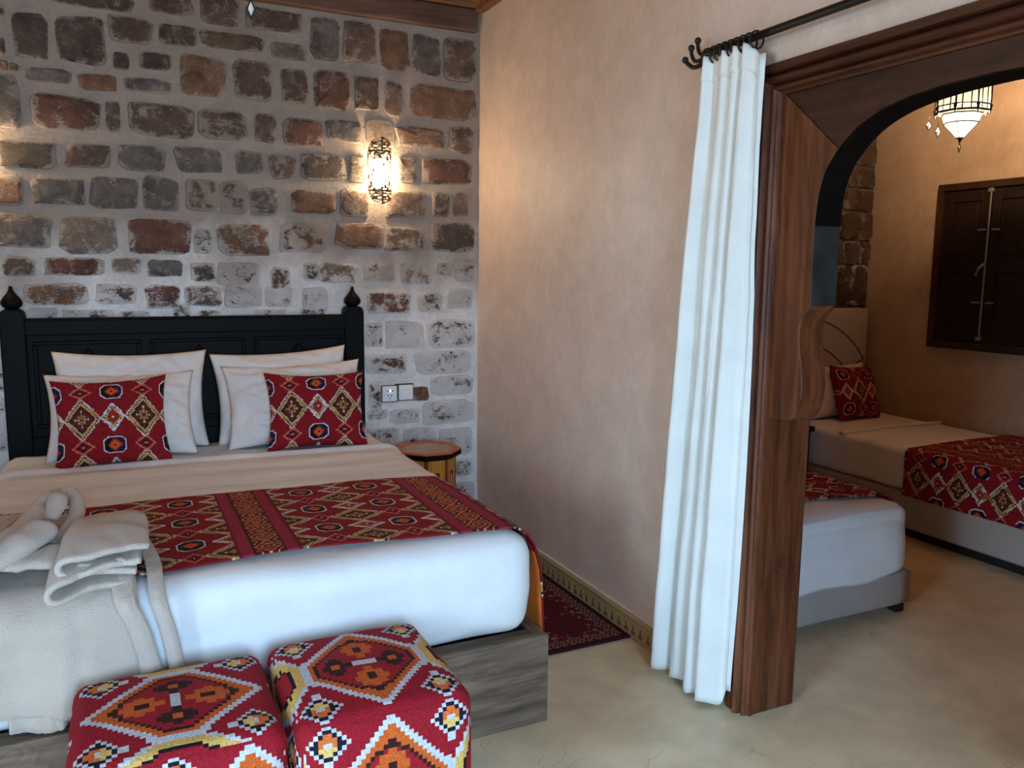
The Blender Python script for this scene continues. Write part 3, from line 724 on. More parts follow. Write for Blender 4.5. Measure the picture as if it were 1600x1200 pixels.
# ================================================================ KILIM PATTERN
K = dict(brown=S(92, 34, 26), red=S(134, 20, 27), dred=S(96, 18, 22), mar=S(74, 22, 20), brick=S(150, 42, 26), tan=S(186, 142, 92), white=S(214, 206, 206), black=S(20, 14, 20), navy=S(30, 26, 58), org=S(206, 88, 34), pink=S(204, 104, 92), yel=S(204, 168, 84))
P_ = 0.245
def zig(i, j): return (i + j) % 4 < 2
def fab(u, v):
    """main kilim cloth: u along the diamond chain, v across it, in metres."""
    c = P_ / 60.0
    iu, iv = math.floor(u / c), math.floor(v / c)
    a = (iu + .5) / 60.0; b = (iv + .5) / 60.0
    x = a - round(a); y = b - round(b); ax, ay = abs(x), abs(y)
    d = ax / .325 + ay / .40
    if d < 1 and ax < .30 and ay < .365:
        if d > .90 or ay > .335: return K['white'] if zig(iu, iv) else K['tan']
        if d > .81: return K['black'] if zig(iu, iv + 1) else K['tan']
        if d > .67: return K['tan'] if d > .70 else K['yel']
        if d > .585: return K['black']
        r = math.hypot(x, y * .85); t = math.atan2(y, x)
        if r < .022: return K['mar']
        if r < .080 and math.cos(8 * t) > -.1: return K['tan']
        if .095 < r < .122 and math.cos(4 * t) > .86: return K['white']
        return K['brown']
    hx = a - math.floor(a) - .5
    d2 = abs(hx) / .20 + ay / .26
    if d2 < 1:
        if d2 > .83: return K['white'] if ay > .06 or zig(iu, iv) else K['tan']
        if d2 > .68: return K['black'] if zig(iu, iv) else K['white']
        if d2 > .54: return K['tan']
        if math.hypot(hx, y) < .024: return K['white']
        return K['brick']
    hy = b - math.floor(b) - .5
    m = max(abs(hx) / .19, abs(hy) / .175, (abs(hx) + abs(hy)) / .275)
    if m < 1:
        if m > .87: return K['white']
        q = abs(hx) + abs(hy)
        if q < .022: return K['mar']
        if q < .085: return K['org']
        if q < .13: return K['brick']
        return K['navy'] if hx > 0 else K['black']
    m = ax / .19 + abs(hy) / .145
    if m < 1:
        if m > .76: return K['pink']
        if m > .58: return K['red']
        if m > .2: return K['mar']
        return K['pink']
    return K['red']

MAG = S(150, 40, 62); MAGD = S(112, 24, 42)
def runner_col(X, Y):
    """bands across the bed: kilim panels between magenta stripes with a lattice band."""
    per = 0.67; t = (X - 0.71 + per / 2) % per - per / 2         # 0 at panel centre
    w = 0.2415
    if abs(t) < w: return fab(Y, t)
    s = abs(t) - w                                               # 0 .. 0.0935 from panel edge to stripe centre
    if s < .012: return MAGD
    if s < .046: return MAG
    if s < .052: return K['mar']
    c = .0045
    a = math.floor(Y / c) * c; bq = math.floor((per / 2 - abs(t)) / c) * c
    e = abs((a % .104) / .104 - .5) * 2; h = bq / .0415; d = e + h
    T_ = S(206, 140, 92)
    if d < .16: return K['pink']
    if d < .40: return K['mar']
    if d < .54: return T_
    if d < .88: return K['red']
    if d < 1.04: return T_
    if d < 1.44: return K['dred']
    if d < 1.58: return T_
    return K['mar']

def runner_fn(u, v):
    s = -1.16 + (1.16 + 1.20) * u; wv = .012 * math.sin(s * 6) + .02 * math.sin(s * 2.3 + 1)
    yf = 2.405 - .055 * max(0, s) / .85 + wv; yb = 3.160 - .05 * max(0, s) / .85 + .008 * math.sin(s * 5)
    if s > .85: yf += .02
    y = yf + (yb - yf) * v
    x, z = across(s, y, off=0.0155, flare=0.03)
    z += .003 * math.sin(s * 9 + y * 3) + .003 * fbm(s * 4, y * 4)
    if s > .86: x += .020 * (1 - v) ** 3 * min(1, (s - .86) / .1) + .006 * math.sin(y * 30) * min(1, (s - .86) / .2)
    return (x, y, z)
NU, NV = 540, 176
runner = grid('bed_runner', NU, NV, runner_fn, M['kilim'], None, lambda u, v: runner_col(MC - 1.16 + 2.36 * u, 2.39 + .77 * v), thick=0.006)
tag(runner, 'red kilim runner with magenta stripes across the foot of the double bed', 'bed runner')
def lin_fn(u, v):
    s = 0.90 + .31 * u; x, y, z = runner_fn((s + 1.16) / 2.36, v)
    return (x - .008 + .004 * u, y - .003, z - .003 * u)
grid('lining', 20, 30, lin_fn, M['lining'], runner, thick=0.002)['label'] = 'orange lining at the hanging end'
bm = bmesh.new()
for k in range(46):
    x, y, z = runner_fn(1.0, k / 45); add_tube(bm, [(x, y, z), (x + .004, y + random.uniform(-.006, .006), z - .018), (x + random.uniform(-.004, .01), y + random.uniform(-.01, .01), z - .034)], .0022, 5)
fr = from_bm('fringe', bm, M['lining'], runner); fr['label'] = 'short orange fringe'; fr['kind'] = 'stuff'

# ================================================================ PILLOWS AND CUSHIONS
def pillow(name, w, h, t, loc, lean, roll, yaw_, mat, parent=None, colfn=None, n=(36, 28), pinch=0.07, wr=0.010, seed=0, ex=0.42, flat=0.0):
    """lean: degrees back from vertical; loc = centre of the lower edge."""
    E = (Matrix.Rotation(math.radians(yaw_), 3, 'Z') @ Matrix.Rotation(math.radians(-lean), 3, 'X') @ Matrix.Rotation(math.radians(roll), 3, 'Y'))
    vs, fs, cs = [], [], []
    nu, nv = n
    for side in (-1, 1):
        for j in range(nv + 1):
            for i in range(nu + 1):
                u = -1 + 2 * i / nu; v = -1 + 2 * j / nv
                x = w / 2 * u * (1 - pinch * (1 - v * v) * u * u); zz = h / 2 * v * (1 - pinch * 1.2 * (1 - u * u) * v * v)
                k = max(0.0, (1 - u * u) * (1 - v * v)) ** ex
                d = t / 2 * k * (1 + .18 * fbm(u * 1.3 + seed, v * 1.3, seed))
                d += wr * k * fbm(u * 3 + seed * 3, v * 3.5, seed + 5) + .5 * wr * min(1, 4 * k) * fbm(u * 6 + v * 2, v * 7, seed)
                d *= 1 - flat * (v * .5 - .2) if side < 0 else 1
                q = E @ Vector((x, side * d, zz + h / 2))
                vs.append(q + Vector(loc))
    m = (nu + 1) * (nv + 1)
    for s_ in (0, 1):
        for j in range(nv):
            for i in range(nu):
                a = s_ * m + j * (nu + 1) + i
                f = (a, a + 1, a + nu + 2, a + nu + 1)
                fs.append(f if s_ == 0 else tuple(reversed(f)))
                if colfn: cs.append(colfn(-w / 2 + w * (i + .5) / nu, h * (j + .5) / nv))
    # weld the rim
    rim = {}
    for j in range(nv + 1):
        for i in range(nu + 1):
            if i in (0, nu) or j in (0, nv): rim[m + j * (nu + 1) + i] = j * (nu + 1) + i
    fs = [tuple(rim.get(k, k) for k in f) for f in fs]
    o = mesh(name, vs, fs, mat, parent, cs if colfn else None, True)
    return o
ZB = 0.652
def big_pillow(label, loc, w, h, lean, roll, seed, t=.21, yaw_=0):
    o = pillow('pillow', w, h, t, loc, lean, roll, yaw_, M['pillow_cloth'], seed=seed, pinch=.085, wr=.026, ex=.56, n=(56, 44))
    # flange edge of the pillowcase: a thin flat border around the seam
    return tag(o, label, 'pillow', 'white pillows on the double bed')
big_pillow('white pillow against the headboard, rear one behind the left kilim cushion', (0.035, 4.11, ZB), .66, .47, 12, 1.0, 1)
big_pillow('white pillow directly behind the left kilim cushion, front one of its pair', (-0.01, 3.95, ZB), .62, .405, 24, 0.5, 2)
big_pillow('white pillow against the headboard, rear one behind the right kilim cushion', (0.735, 4.11, ZB), .67, .455, 12, -2.2, 3)
big_pillow('white pillow directly behind the right kilim cushion, front one of its pair', (0.765, 3.96, ZB), .67, .415, 22, -1.5, 4, yaw_=-3)
cA = pillow('kilim_cushion', .46, .40, .17, (-0.045, 3.81, ZB - .004), 22, -1.2, 0, M['kilim'], None, lambda x, y: fab(x + P_ / 2 - .005, y - .205), n=(104, 92), pinch=.10, seed=6, ex=.52)
tag(cA, 'red kilim cushion on the left pillows of the double bed', 'cushion', 'kilim cushions')
cB = pillow('kilim_cushion', .475, .385, .17, (0.825, 3.82, ZB - .004), 22, 0.8, -4, M['kilim'], None, lambda x, y: fab(x + P_ / 2 + .005, y - .195 - .015 * math.sin(x * 4)), n=(104, 92), pinch=.10, seed=8, ex=.52)
tag(cB, 'red kilim cushion on the right pillows of the double bed', 'cushion', 'kilim cushions')

# ================================================================ BATHROBE
robe = empty('bathrobe', (-0.22, 2.5, 0.65), 'cream terry bathrobe folded over the foot corner of the double bed', 'bathrobe')
def over_foot(s, off):
    """s = distance from y=2.75 on top, over the foot edge and down; returns y,z"""
    a = 2.75 - 2.292 - .085; Rr = .085
    if s < a: return 2.75 - s, .648 + off
    if s < a + Rr * math.pi / 2:
        t = (s - a) / Rr; return 2.377 - (Rr + off) * math.sin(t), .563 + (Rr + off) * math.cos(t)
    return 2.292 - off, .563 - (s - a - Rr * math.pi / 2)
def panel_fn(x0, x1, smax, off, seed, taper=0.0):
    def f(u, v):
        s = smax * v; y, z = over_foot(s, off)
        x = x0 + (x1 - x0) * u + taper * v * u
        h = max(0, v - .5) * 2
        y += -0.010 * h * (1 + math.sin(u * 9 + seed)) - .012 * h * fbm(u * 3 + seed, v * 2) - .016 * h * max(0, 1 - abs(u - .62 - .10 * (1 - v)) / .06) + .010 * h * max(0, 1 - abs(u - .72 - .06 * (1 - v)) / .04) - (.004 if .955 < v < .972 else 0)
        z += .006 * fbm(u * 4, v * 4 + seed) + (.012 * h * math.sin(u * 5 + seed) if v > .97 else 0)
        return (x, y, z)
    return f
grid('skirt', 50, 60, panel_fn(-0.52, -0.02, .705, .022, 1.0, .045), M['terry'], robe, thick=0.012)
grid('under_skirt', 30, 50, panel_fn(-0.30, -0.11, .745, .006, 3.0), M['terry'], robe, thick=0.008)
# folded bundle: two C-shaped folds lying on top, loops towards the left front
def fold(name, xr, xl, zt, zb, y0, y1, drop, seed, th=.014):
    path = []
    rr = (zt - zb) / 2
    for k in range(14): path.append((xr + (xl + rr - xr) * k / 13, zt - .020 * (1 - k / 13) ** 2))
    for k in range(1, 10): a = math.pi / 2 + math.pi * k / 10; path.append((xl + rr + rr * 1.2 * math.cos(a), (zt + zb) / 2 + rr * math.sin(a)))
    for k in range(14): path.append((xl + rr + (xr - .016 - xl - rr) * k / 13, zb + .012 * math.sin(k / 13 * 3.1)))
    n = len(path) - 1
    def f(u, v):
        q = u * n; i = min(int(q), n - 1); t = q - i
        x = path[i][0] * (1 - t) + path[i + 1][0] * t; z = path[i][1] * (1 - t) + path[i + 1][1] * t
        w = (x - xl) / (xr - xl)
        y = y0 + (y1 - y0) * v - .035 * (1 - w) * (1 - v)
        up = max(0.0, 1 - abs(u - .22) * 3.0)
        z -= drop * max(0, (2.46 - y) / .2) ** 1.7 + (.075 * max(0, (y - 2.58) / .22) ** 1.5 if u < .55 else .012 * v)
        x -= .05 * max(0, v - .5) * w + .02 * (1 - v) * (1 - w)
        y += .014 * math.sin(x * 16 + seed) * (1 - v) + .02 * fbm(x * 5, v * 3, seed)
        z += .016 * fbm(x * 8 + seed, y * 5) * (.5 + .6 * v) + .010 * up * math.sin(y * 14 + x * 9 + seed)
        return (x, y, z)
    return grid(name, n * 2, 40, f, M['terry'], robe, thick=-th)
fold('folded_panel', .040, -.140, .776, .738, 2.300, 2.78, .014, 0.3)
fold('folded_panel', .006, -.165, .726, .690, 2.286, 2.76, .020, 1.7)
grid('folded_panel', 26, 26, lambda u, v: (-.13 + .145 * u, 2.29 + .48 * v, .748 + .008 * fbm(u * 5, v * 5) - .014 * max(0, (2.46 - (2.29 + .48 * v)) / .2) ** 1.7 - .05 * max(0, v - .6) ** 2 * 4), M['terry'], robe, thick=-.014)
# part of the body lying on the bed, rumpled
grid('body', 44, 40, lambda u, v: (-.53 + .50 * u + .03 * math.sin(v * 5), 2.36 + .60 * v - .05 * u * v, .676 + .075 * math.sin(min(1, u * 1.1 + .05) * math.pi) * (1 - v ** 3) * (.35 + .65 * u) + .030 * fbm(u * 3.2, v * 3.6, 2) * (1 - .5 * v) + .012 * abs(fbm(u * 7, v * 7, 9))), M['terry'], robe, thick=.014)
# sleeve lying towards the pillows, doubled back on itself, with a turned-up cuff
def soft_tube(name, pts, rx, rz, n=18, amp=.006, seed=0.0):
    pts = catmull([(p[0], 2.30 + (p[1] - 2.30) * .64, p[2] - .018) for p in pts], 7); m = len(pts) - 1
    fx = lambda L, t: L[min(int(t * (len(L) - 1)), len(L) - 2)] * (1 - (t * (len(L) - 1) - min(int(t * (len(L) - 1)), len(L) - 2))) + L[min(int(t * (len(L) - 1)), len(L) - 2) + 1] * (t * (len(L) - 1) - min(int(t * (len(L) - 1)), len(L) - 2))
    o = tube(name, pts, [.80 * fx(rx, k / m) for k in range(m + 1)], M['terry'], robe, n, ry=[.74 * fx(rz, k / m) for k in range(m + 1)])
    for v in o.data.vertices:
        p = v.co + origin_of(robe)
        d = amp * fbm(p.x * 16 + seed, p.y * 10, p.z * 16) + amp * .8 * math.sin(p.y * 42 + p.x * 38 + seed) * fbm(p.x * 6, p.y * 6, seed)
        v.co += Vector((d * .6, d * .3, d))
    return o
soft_tube('sleeve', [(-.50, 2.28, .705), (-.40, 2.40, .742), (-.315, 2.56, .765), (-.270, 2.76, .776), (-.245, 2.96, .786), (-.222, 3.12, .798), (-.196, 3.185, .800)], [.052, .062, .066, .056, .048, .046, .030], [.034, .044, .050, .044, .040, .040, .028], seed=1)
soft_tube('sleeve', [(-.205, 3.185, .800), (-.172, 3.20, .798), (-.148, 3.14, .790), (-.146, 3.00, .770), (-.158, 2.86, .752), (-.178, 2.74, .742), (-.20, 2.64, .745)], [.026, .030, .028, .028, .032, .040, .030], [.034, .040, .042, .040, .038, .036, .026], seed=4)
soft_tube('cuff', [(-.204, 3.05, .812), (-.196, 2.985, .822), (-.196, 2.91, .815), (-.206, 2.83, .795)], [.020, .034, .034, .022], [.022, .034, .032, .020], seed=7, amp=.004)
soft_tube('sleeve', [(-.34, 2.37, .752), (-.27, 2.48, .790), (-.225, 2.60, .798), (-.205, 2.71, .775)], [.026, .056, .056, .024], [.020, .044, .046, .020], seed=9, amp=.008)
# ribbed shawl collar at the left
for k in range(4):
    c_ = catmull([(-.455 + .026 * k, 2.34, .705), (-.435 + .026 * k, 2.58, .722 + .004 * k), (-.40 + .024 * k, 2.82, .718), (-.385 + .022 * k, 3.00, .690)], 6)
    tube('collar', c_, .017, M['terry'], robe, 8)
# belt ends hanging over the foot of the bed
def strap(pts, w, name='belt'):
    pts = catmull(pts, 7); n = len(pts) - 1
    def f(u, v):
        q = v * n; i = min(int(q), n - 1); p = pts[i].lerp(pts[i + 1], q - i)
        return (p.x + (u - .5) * w + .004 * math.sin(v * 9), p.y - .006 * math.cos((u - .5) * 5) + .003 * fbm(v * 8, u), p.z + .003 * fbm(u * 3, v * 12))
    grid(name, 8, n * 2, f, M['terry'], robe, thick=.010)
strap([(-.035, 2.40, .700), (-.03, 2.30, .676), (-.018, 2.238, .64), (.005, 2.236, .56), (.035, 2.240, .40)], .052)
strap([(.030, 2.62, .682), (.045, 2.45, .682), (.055, 2.33, .670), (.062, 2.245, .62), (.078, 2.250, .52), (.100, 2.255, .36)], .040)

# ================================================================ POUFS
def pouf_tile(x, y):
    """x,y in -1..1; long points of the medallion at x = +-1"""
    qx = (math.floor(x * 20) + .5) / 20; qy = (math.floor(y * 20) + .5) / 20
    ax, ay = abs(qx), abs(qy)
    for sx in (-1, 1):
        for sy in (-1, 1):
            dx, dy = qx - sx * .72, qy - sy * .70
            d = abs(dx) / .27 + abs(dy) / .24
            if d < 1.02:
                if d < .24: return S(196, 196, 200)
                if d < .52: return S(214, 106, 48) if dx * sx > 0 else S(222, 184, 110)
                if d < .78: return S(24, 22, 40)
                return S(198, 198, 202)
    Wd, OR, BR, RD, CR, BK = S(196, 198, 204), S(200, 92, 36), S(52, 24, 22), S(152, 24, 36), S(214, 174, 96), S(26, 18, 22)
    if ay < .71:
        e = .93 - .97 * ay - ax
        if e < 0: return S(150, 22, 36)
        if e < .10 or ay > .66: return Wd
        if e < .235 or ay > .575: return OR
        if e < .285 or ay > .53: return BR
        if ax > .56 and ay < .05: return BR
        for dy in (-.12, 0, .12):
            if ax / .075 + abs(qy - dy) / .07 < 1: return Wd
        bx = abs(ax - .34)
        if bx < .07 and ay < .05: return BR
        if bx + ay < .17 or (ay < .05 and bx < .23) or (bx < .05 and ay < .20) or (bx < .15 and ay < .13) or (.07 < bx < .12 and ay < .17): return OR
        by = abs(ay - .34)
        if ax + by < .075: return OR
        if ax + by < .15 or (by < .05 and ax < .22) or (ax < .05 and by < .17) or (ax < .13 and by < .11): return BR
        return RD
    W_ = .24 + (ay - .71) * 1.55; e = W_ - ax
    if e < 0: return S(150, 22, 36)
    if e < .115 or ay < .76: return Wd
    if e < .31 or ay < .85: return CR
    if e < .38 or ay < .90: return BK
    return RD
def wrap(t): return (t + 1) % 2 - 1
def pouf(label, x0, x1, y0, y1, z1, turned, rot):
    r = empty('pouf', ((x0 + x1) / 2, (y0 + y1) / 2, 0), label, 'pouf', 'kilim poufs')
    def cf(side, u, v):
        if side == 'top': return pouf_tile(v, u) if turned else pouf_tile(u, v)
        if side == 'front': return pouf_tile(wrap(v - .06), u) if turned else pouf_tile(wrap(v - .06), wrap(u - .62))
        if side in ('left', 'right'): return pouf_tile(wrap(u), wrap(v + .1)) if turned else pouf_tile(wrap(v), wrap(u + .5))
        return pouf_tile(wrap(v), u)
    def df(p, side, u, v):
        k = (1 - u * u) * (1 - v * v)
        q = Vector(p)
        if side == 'top': q.z += .014 * k
        elif side == 'front': q.y -= .014 * k
        elif side == 'right': q.x += .010 * k
        elif side == 'left': q.x -= .010 * k
        elif side == 'back': q.y += .010 * k
        q += Vector((.002 * fbm(p.x * 9, p.y * 9, p.z * 9),) * 3)
        return q
    body = rbox('cover', x0, x1, y0, y1, .012, z1, .038, 80, M['kilim_rib'], r, df, cf)
    bm = bmesh.new(); bmesh.ops.create_cube(bm, size=1.0)
    for v in bm.verts: v.co = Vector(((x0 + x1) / 2 + v.co.x * (x1 - x0 - .06), (y0 + y1) / 2 + v.co.y * (y1 - y0 - .06), .007 + v.co.z * .014))
    from_bm('base', bm, M['black'], r)
    return r
pouf('red kilim pouf nearer the bathrobe, its orange medallion pointing sideways', -.150, .300, 1.775, 2.215, .462, False, 0)
pouf('red kilim pouf before the bare bed corner, its orange medallion pointing toward the camera', .318, .750, 1.752, 2.222, .468, True, 0)

# ================================================================ RUG
RB = dict(r=S(88, 18, 26), d=S(58, 14, 22), c=S(132, 100, 86), n=S(50, 34, 52), o=S(140, 78, 60))
def rug_col(u, v):
    X = u * .60; Y = v * 1.6; c = .008
    i, j = int(X / c), int(Y / c)
    e = min(X, .60 - X, Y, 1.6 - Y)
    if e < .022: return RB['d']
    if e < .075:
        k = (i + j) % 5
        if e < .030 or e > .067: return RB['c'] if k < 3 else RB['r']
        return RB['c'] if (i * 3 + j * 5) % 7 < 3 else (RB['n'] if (i * 5 + j) % 4 == 0 else RB['r'])
    if e < .095: return RB['c'] if (i + j) % 9 in (0, 1) and e < .09 else RB['r']
    gx, gy = (X % .2) - .1, (Y % .2) - .1
    r = math.hypot(gx, gy); t = math.atan2(gy, gx)
    if r < .018: return RB['c']
    if .03 < r < .042 and math.cos(6 * t) > .2: return RB['o']
    if .055 < r < .066 and math.cos(4 * t) > .75: return RB['c']
    if r > .105 and abs(gx) > .085 and abs(gy) > .085: return RB['n']
    return RB['r'] if (i * 7 + j * 11) % 13 else RB['d']
rug = grid('rug', 74, 200, lambda u, v: (1.243 + .598 * u, 2.675 + 1.60 * v, .012 + .002 * fbm(u * 3, v * 6)), M['rug'], None, rug_col, smooth=False, thick=-0.010)
tag(rug, 'dark red patterned rug between the bed and the pink wall', 'rug')

# ================================================================ BEDSIDE TABLES
def octo(r, cx, cy, n=8, ph=math.pi / 8): return [(cx + r * math.cos(ph + 2 * math.pi * k / n), cy + r * math.sin(ph + 2 * math.pi * k / n)) for k in range(n)]
OY, OO, OR_, WN = S(214, 146, 58), S(196, 104, 40), S(150, 70, 38), S(110, 30, 30)
def ns_panel(u, v):                       # u -1..1 across, v 0..1 up
    d = abs(u)
    if d > .86: return OR_
    if d > .78: return WN
    y = (v - .78) / .2
    if abs(u) < .13 and abs(y) < .26: return S(235, 225, 215)
    if abs(u) < .26 and abs(y) < .42: return WN
    if abs(y + .55) < .12 and d < .45: return WN
    for k in range(3):
        yy = (v - .2 - k * .2) / .16; m = abs(u) / .6 + abs(yy)
        if .8 < m < 1: return OO
        if .4 < m < .5: return WN
    a = abs(d - .62 - .05 * math.sin(v * 25))
    return OO if a < .05 else OY
M['rim'] = plain('orange_painted_rim', S(196, 92, 44), .45)
M['inlay'] = plain('beige_painted_top', (.42, .27, .18), .4, var=.25, scale=14)
def bedside(label, cx, cy):
    r = empty('bedside_table', (cx, cy, 0), label, 'bedside table', 'octagonal bedside tables')
    o1 = octo(.150, cx, cy)
    for k in range(8):
        a, b = o1[k], o1[(k + 1) % 8]; n, m = 20, 46
        vs = [(a[0] + (b[0] - a[0]) * i / n, a[1] + (b[1] - a[1]) * i / n, .02 + .50 * j / m) for j in range(m + 1) for i in range(n + 1)]
        fs, cs = [], []
        for j in range(m):
            for i in range(n):
                q = j * (n + 1) + i; fs.append((q, q + 1, q + n + 2, q + n + 1)); cs.append(ns_panel(-1 + 2 * (i + .5) / n, (j + .5) / m))
        o = mesh('side_panel', vs, fs, M['painted'], r, cs)
        md = o.modifiers.new('depth', 'SOLIDIFY'); md.thickness = .012; md.offset = -1
    prism('top', octo(.180, cx, cy), 'z', .530, .556, M['black_wood'], r, .003)
    bm = bmesh.new()
    A, B = octo(.178, cx, cy), octo(.152, cx, cy)
    for k in range(8):
        q = [A[k], A[(k + 1) % 8], B[(k + 1) % 8], B[k]]; add_prism(bm, q, 'z', .5555, .563)
    from_bm('rim', bm, M['rim'], r)
    prism('tabletop_inlay', octo(.153, cx, cy), 'z', .5555, .558, M['inlay'], r)
    prism('foot', octo(.155, cx, cy), 'z', 0.0, .028, M['black_wood'], r, .003)
    return r
bedside('octagonal orange painted bedside table at the right of the double bed', 1.445, 4.035)
bedside('octagonal bedside table at the left of the double bed, barely showing', -.700, 4.165)

# ================================================================ SOCKET AND SWITCH
so = empty('wall_socket', (1.333, 4.345, .815), 'white wall socket with a blue light beside the headboard', 'socket')
box('shadow_surround', 1.286, 1.379, 4.343, 4.356, .767, .862, M['shadow_surround'], so, .001)  # added dark surround: shadow gap and brown recess painted round the plate
box('plate', 1.291, 1.374, 4.334, 4.352, .773, .858, M['plastic'], so, .004)
box('insert', 1.303, 1.362, 4.330, 4.336, .785, .846, M['plastic'], so, .003)
for (x, z, r_) in ((1.322, .808, .0042), (1.341, .808, .0042), (1.332, .793, .0035)):
    bm = bmesh.new(); add_lathe(bm, [(r_, 0), (r_, .004)], 0, 0, 12)
    bmesh.ops.rotate(bm, verts=bm.verts, cent=(0, 0, 0), matrix=Matrix.Rotation(math.pi / 2, 3, 'X')); bmesh.ops.translate(bm, verts=bm.verts, vec=(x, 4.3315, z))
    from_bm('pin_hole', bm, M['black'], so)
for x in (1.322, 1.344): box('usb_slot', x - .006, x + .006, 4.3285, 4.332, .831, .836, M['black'], so, 0)
bm = bmesh.new(); bmesh.ops.create_uvsphere(bm, u_segments=12, v_segments=8, radius=.0065, matrix=Matrix.Translation((1.333, 4.329, .8335))); from_bm('indicator', bm, M['blue_lamp'], so)
sw = empty('light_switch', (1.425, 4.345, .818), 'white light switch right of the wall socket', 'switch')
box('shadow_surround', 1.381, 1.473, 4.343, 4.356, .771, .866, M['shadow_surround'], sw, .001)  # same painted shadow surround behind the switch plate
box('plate', 1.386, 1.468, 4.334, 4.352, .777, .862, M['plastic'], sw, .004)
box('rocker', 1.396, 1.458, 4.328, 4.336, .785, .845, M['plastic'], sw, .004)
box('top_gap', 1.368, 1.470, 4.340, 4.353, .8625, .868, M['black'], sw, .001)

# ================================================================ PIERCED WALL LAMPS
def sconce_half(z):
    """half angle fraction of the pierced shell at height z (-.173 .. .173)"""
    a = abs(z)
    if a < .100: return 1.0
    pts = [(.100, 1.0), (.104, .86), (.120, .84), (.132, .72), (.138, .64), (.150, .58), (.160, .36), (.166, .16), (.173, .03)]
    for (a0, w0), (a1, w1) in zip(pts, pts[1:]):
        if a <= a1: return w0 + (w1 - w0) * (a - a0) / (a1 - a0)
    return 0.0
def sconce(label, cx, cz):
    r = empty('wall_lamp', (cx, 4.350, cz), label, 'wall lamp', 'pierced metal wall lamps')
    nu, nv, rad = 66, 150, .064
    def pt(u, z, rr=rad):
        a = math.pi / 2 * 1.02 * (-1 + 2 * u) * sconce_half(z)
        return (cx + rr * math.sin(a), 4.322 - rr * .85 * math.cos(a), cz + z)
    vs = [pt(i / nu, -.173 + .346 * j / nv) for j in range(nv + 1) for i in range(nu + 1)]
    fs = []
    for j in range(nv):
        for i in range(nu):
            u = (i + .5) / nu; z = -.173 + .346 * (j + .5) / nv; h = sconce_half(z); w = (2 * u - 1) * h
            solid = abs(2 * u - 1) > 1 - .10 / max(h, .12) or abs(abs(z) - .101) < .004 or abs(abs(z) - .118) < .0022
            if not solid:
                if abs(z) < .099:                       # scroll lattice
                    A = math.sin(w * 17 + 1.2 * math.sin(z * 95)) + math.sin(z * 120 + 1.3 * math.sin(w * 9))
                    Bq = math.sin(w * 31) * math.sin(z * 200)
                    thr = .40 if abs(z) < .062 else .62
                    solid = abs(A + .5 * Bq) < thr
                else:
                    t = abs(z); q = math.hypot(w * .85, (t - .140) / .022)
                    solid = .30 < q < .52 or abs(math.sin(w * 14) + math.sin(t * 260)) < .5 or (abs(w) < .05)
            if solid:
                a = j * (nu + 1) + i; fs.append((a, a + 1, a + nu + 2, a + nu + 1))
    sh = mesh('pierced_shell', vs, fs, M['bronze'], r)
    md = sh.modifiers.new('thickness', 'SOLIDIFY'); md.thickness = .0016
    bm = bmesh.new(); add_lathe(bm, [(.006, cz - .085), (.034, cz - .078), (.040, cz - .04), (.040, cz + .02), (.034, cz + .058), (.010, cz + .066)], cx, 4.314, 20)
    from_bm('bulb', bm, M['sconce_glow'], r, True)
    box('back_plate', cx - .018, cx + .018, 4.344, 4.352, cz - .10, cz + .10, M['bronze'], r, .002)
    for zz in (.085, -.09): tube('arm', [(cx, 4.350, cz + zz), (cx, 4.318, cz + zz), (cx, 4.27, cz + zz)], .004, M['bronze'], r, 8)
    d = bpy.data.lights.new('lamp_light', 'POINT'); d.energy = SCONCE_W; d.color = (1.0, .70, .38); d.shadow_soft_size = .028
    o = bpy.data.objects.new('lamp_light', d); COL.objects.link(o); o.parent = r; o.location = (0, -.036, -.01)
    return r
SCONCE_W = 24.0
sconce('pierced metal wall lamp glowing on the stone wall right of the headboard', 1.283, 2.013)
sconce('pierced metal wall lamp on the stone wall at the left, mostly outside the picture', -.592, 2.013)

# ================================================================ CURTAIN AND ROD
rod = empty('curtain_rod', (1.80, 1.3, 2.218), 'black iron curtain rod with curled finial above the arch', 'curtain rod')
tube('rod', [(1.80, 2.29, 2.218), (1.80, 1.33, 2.218), (1.80, .40, 2.218)], .0125, M['iron'], rod, 14)
for y in (1.30, .50):
    bm = bmesh.new(); add_tube(bm, [(1.80, y, 2.212), (1.835, y, 2.205), (1.868, y, 2.205)], .008, 8); add_box(bm, 1.866, 1.874, y - .02, y + .02, 2.17, 2.24, .002)
    from_bm('bracket', bm, M['iron'], rod)
bm = bmesh.new()
add_tube(bm, catmull([(1.80, 2.285, 2.205), (1.80, 2.315, 2.190), (1.80, 2.350, 2.190), (1.80, 2.378, 2.205), (1.80, 2.398, 2.222)], 6), .0075, 10)
add_tube(bm, catmull([(1.80, 2.285, 2.214), (1.80, 2.315, 2.206), (1.80, 2.345, 2.210), (1.80, 2.362, 2.232), (1.80, 2.366, 2.252)], 6), .0065, 10)
add_tube(bm, catmull([(1.80, 2.285, 2.222), (1.80, 2.305, 2.220), (1.80, 2.322, 2.232), (1.80, 2.330, 2.250), (1.80, 2.332, 2.268)], 6), .0065, 10)
for (y, z) in ((2.398, 2.224), (2.366, 2.256), (2.332, 2.272)): bmesh.ops.create_uvsphere(bm, u_segments=10, v_segments=8, radius=.0115, matrix=Matrix.Translation((1.80, y, z)))
from_bm('finial', bm, M['iron'], rod, True)
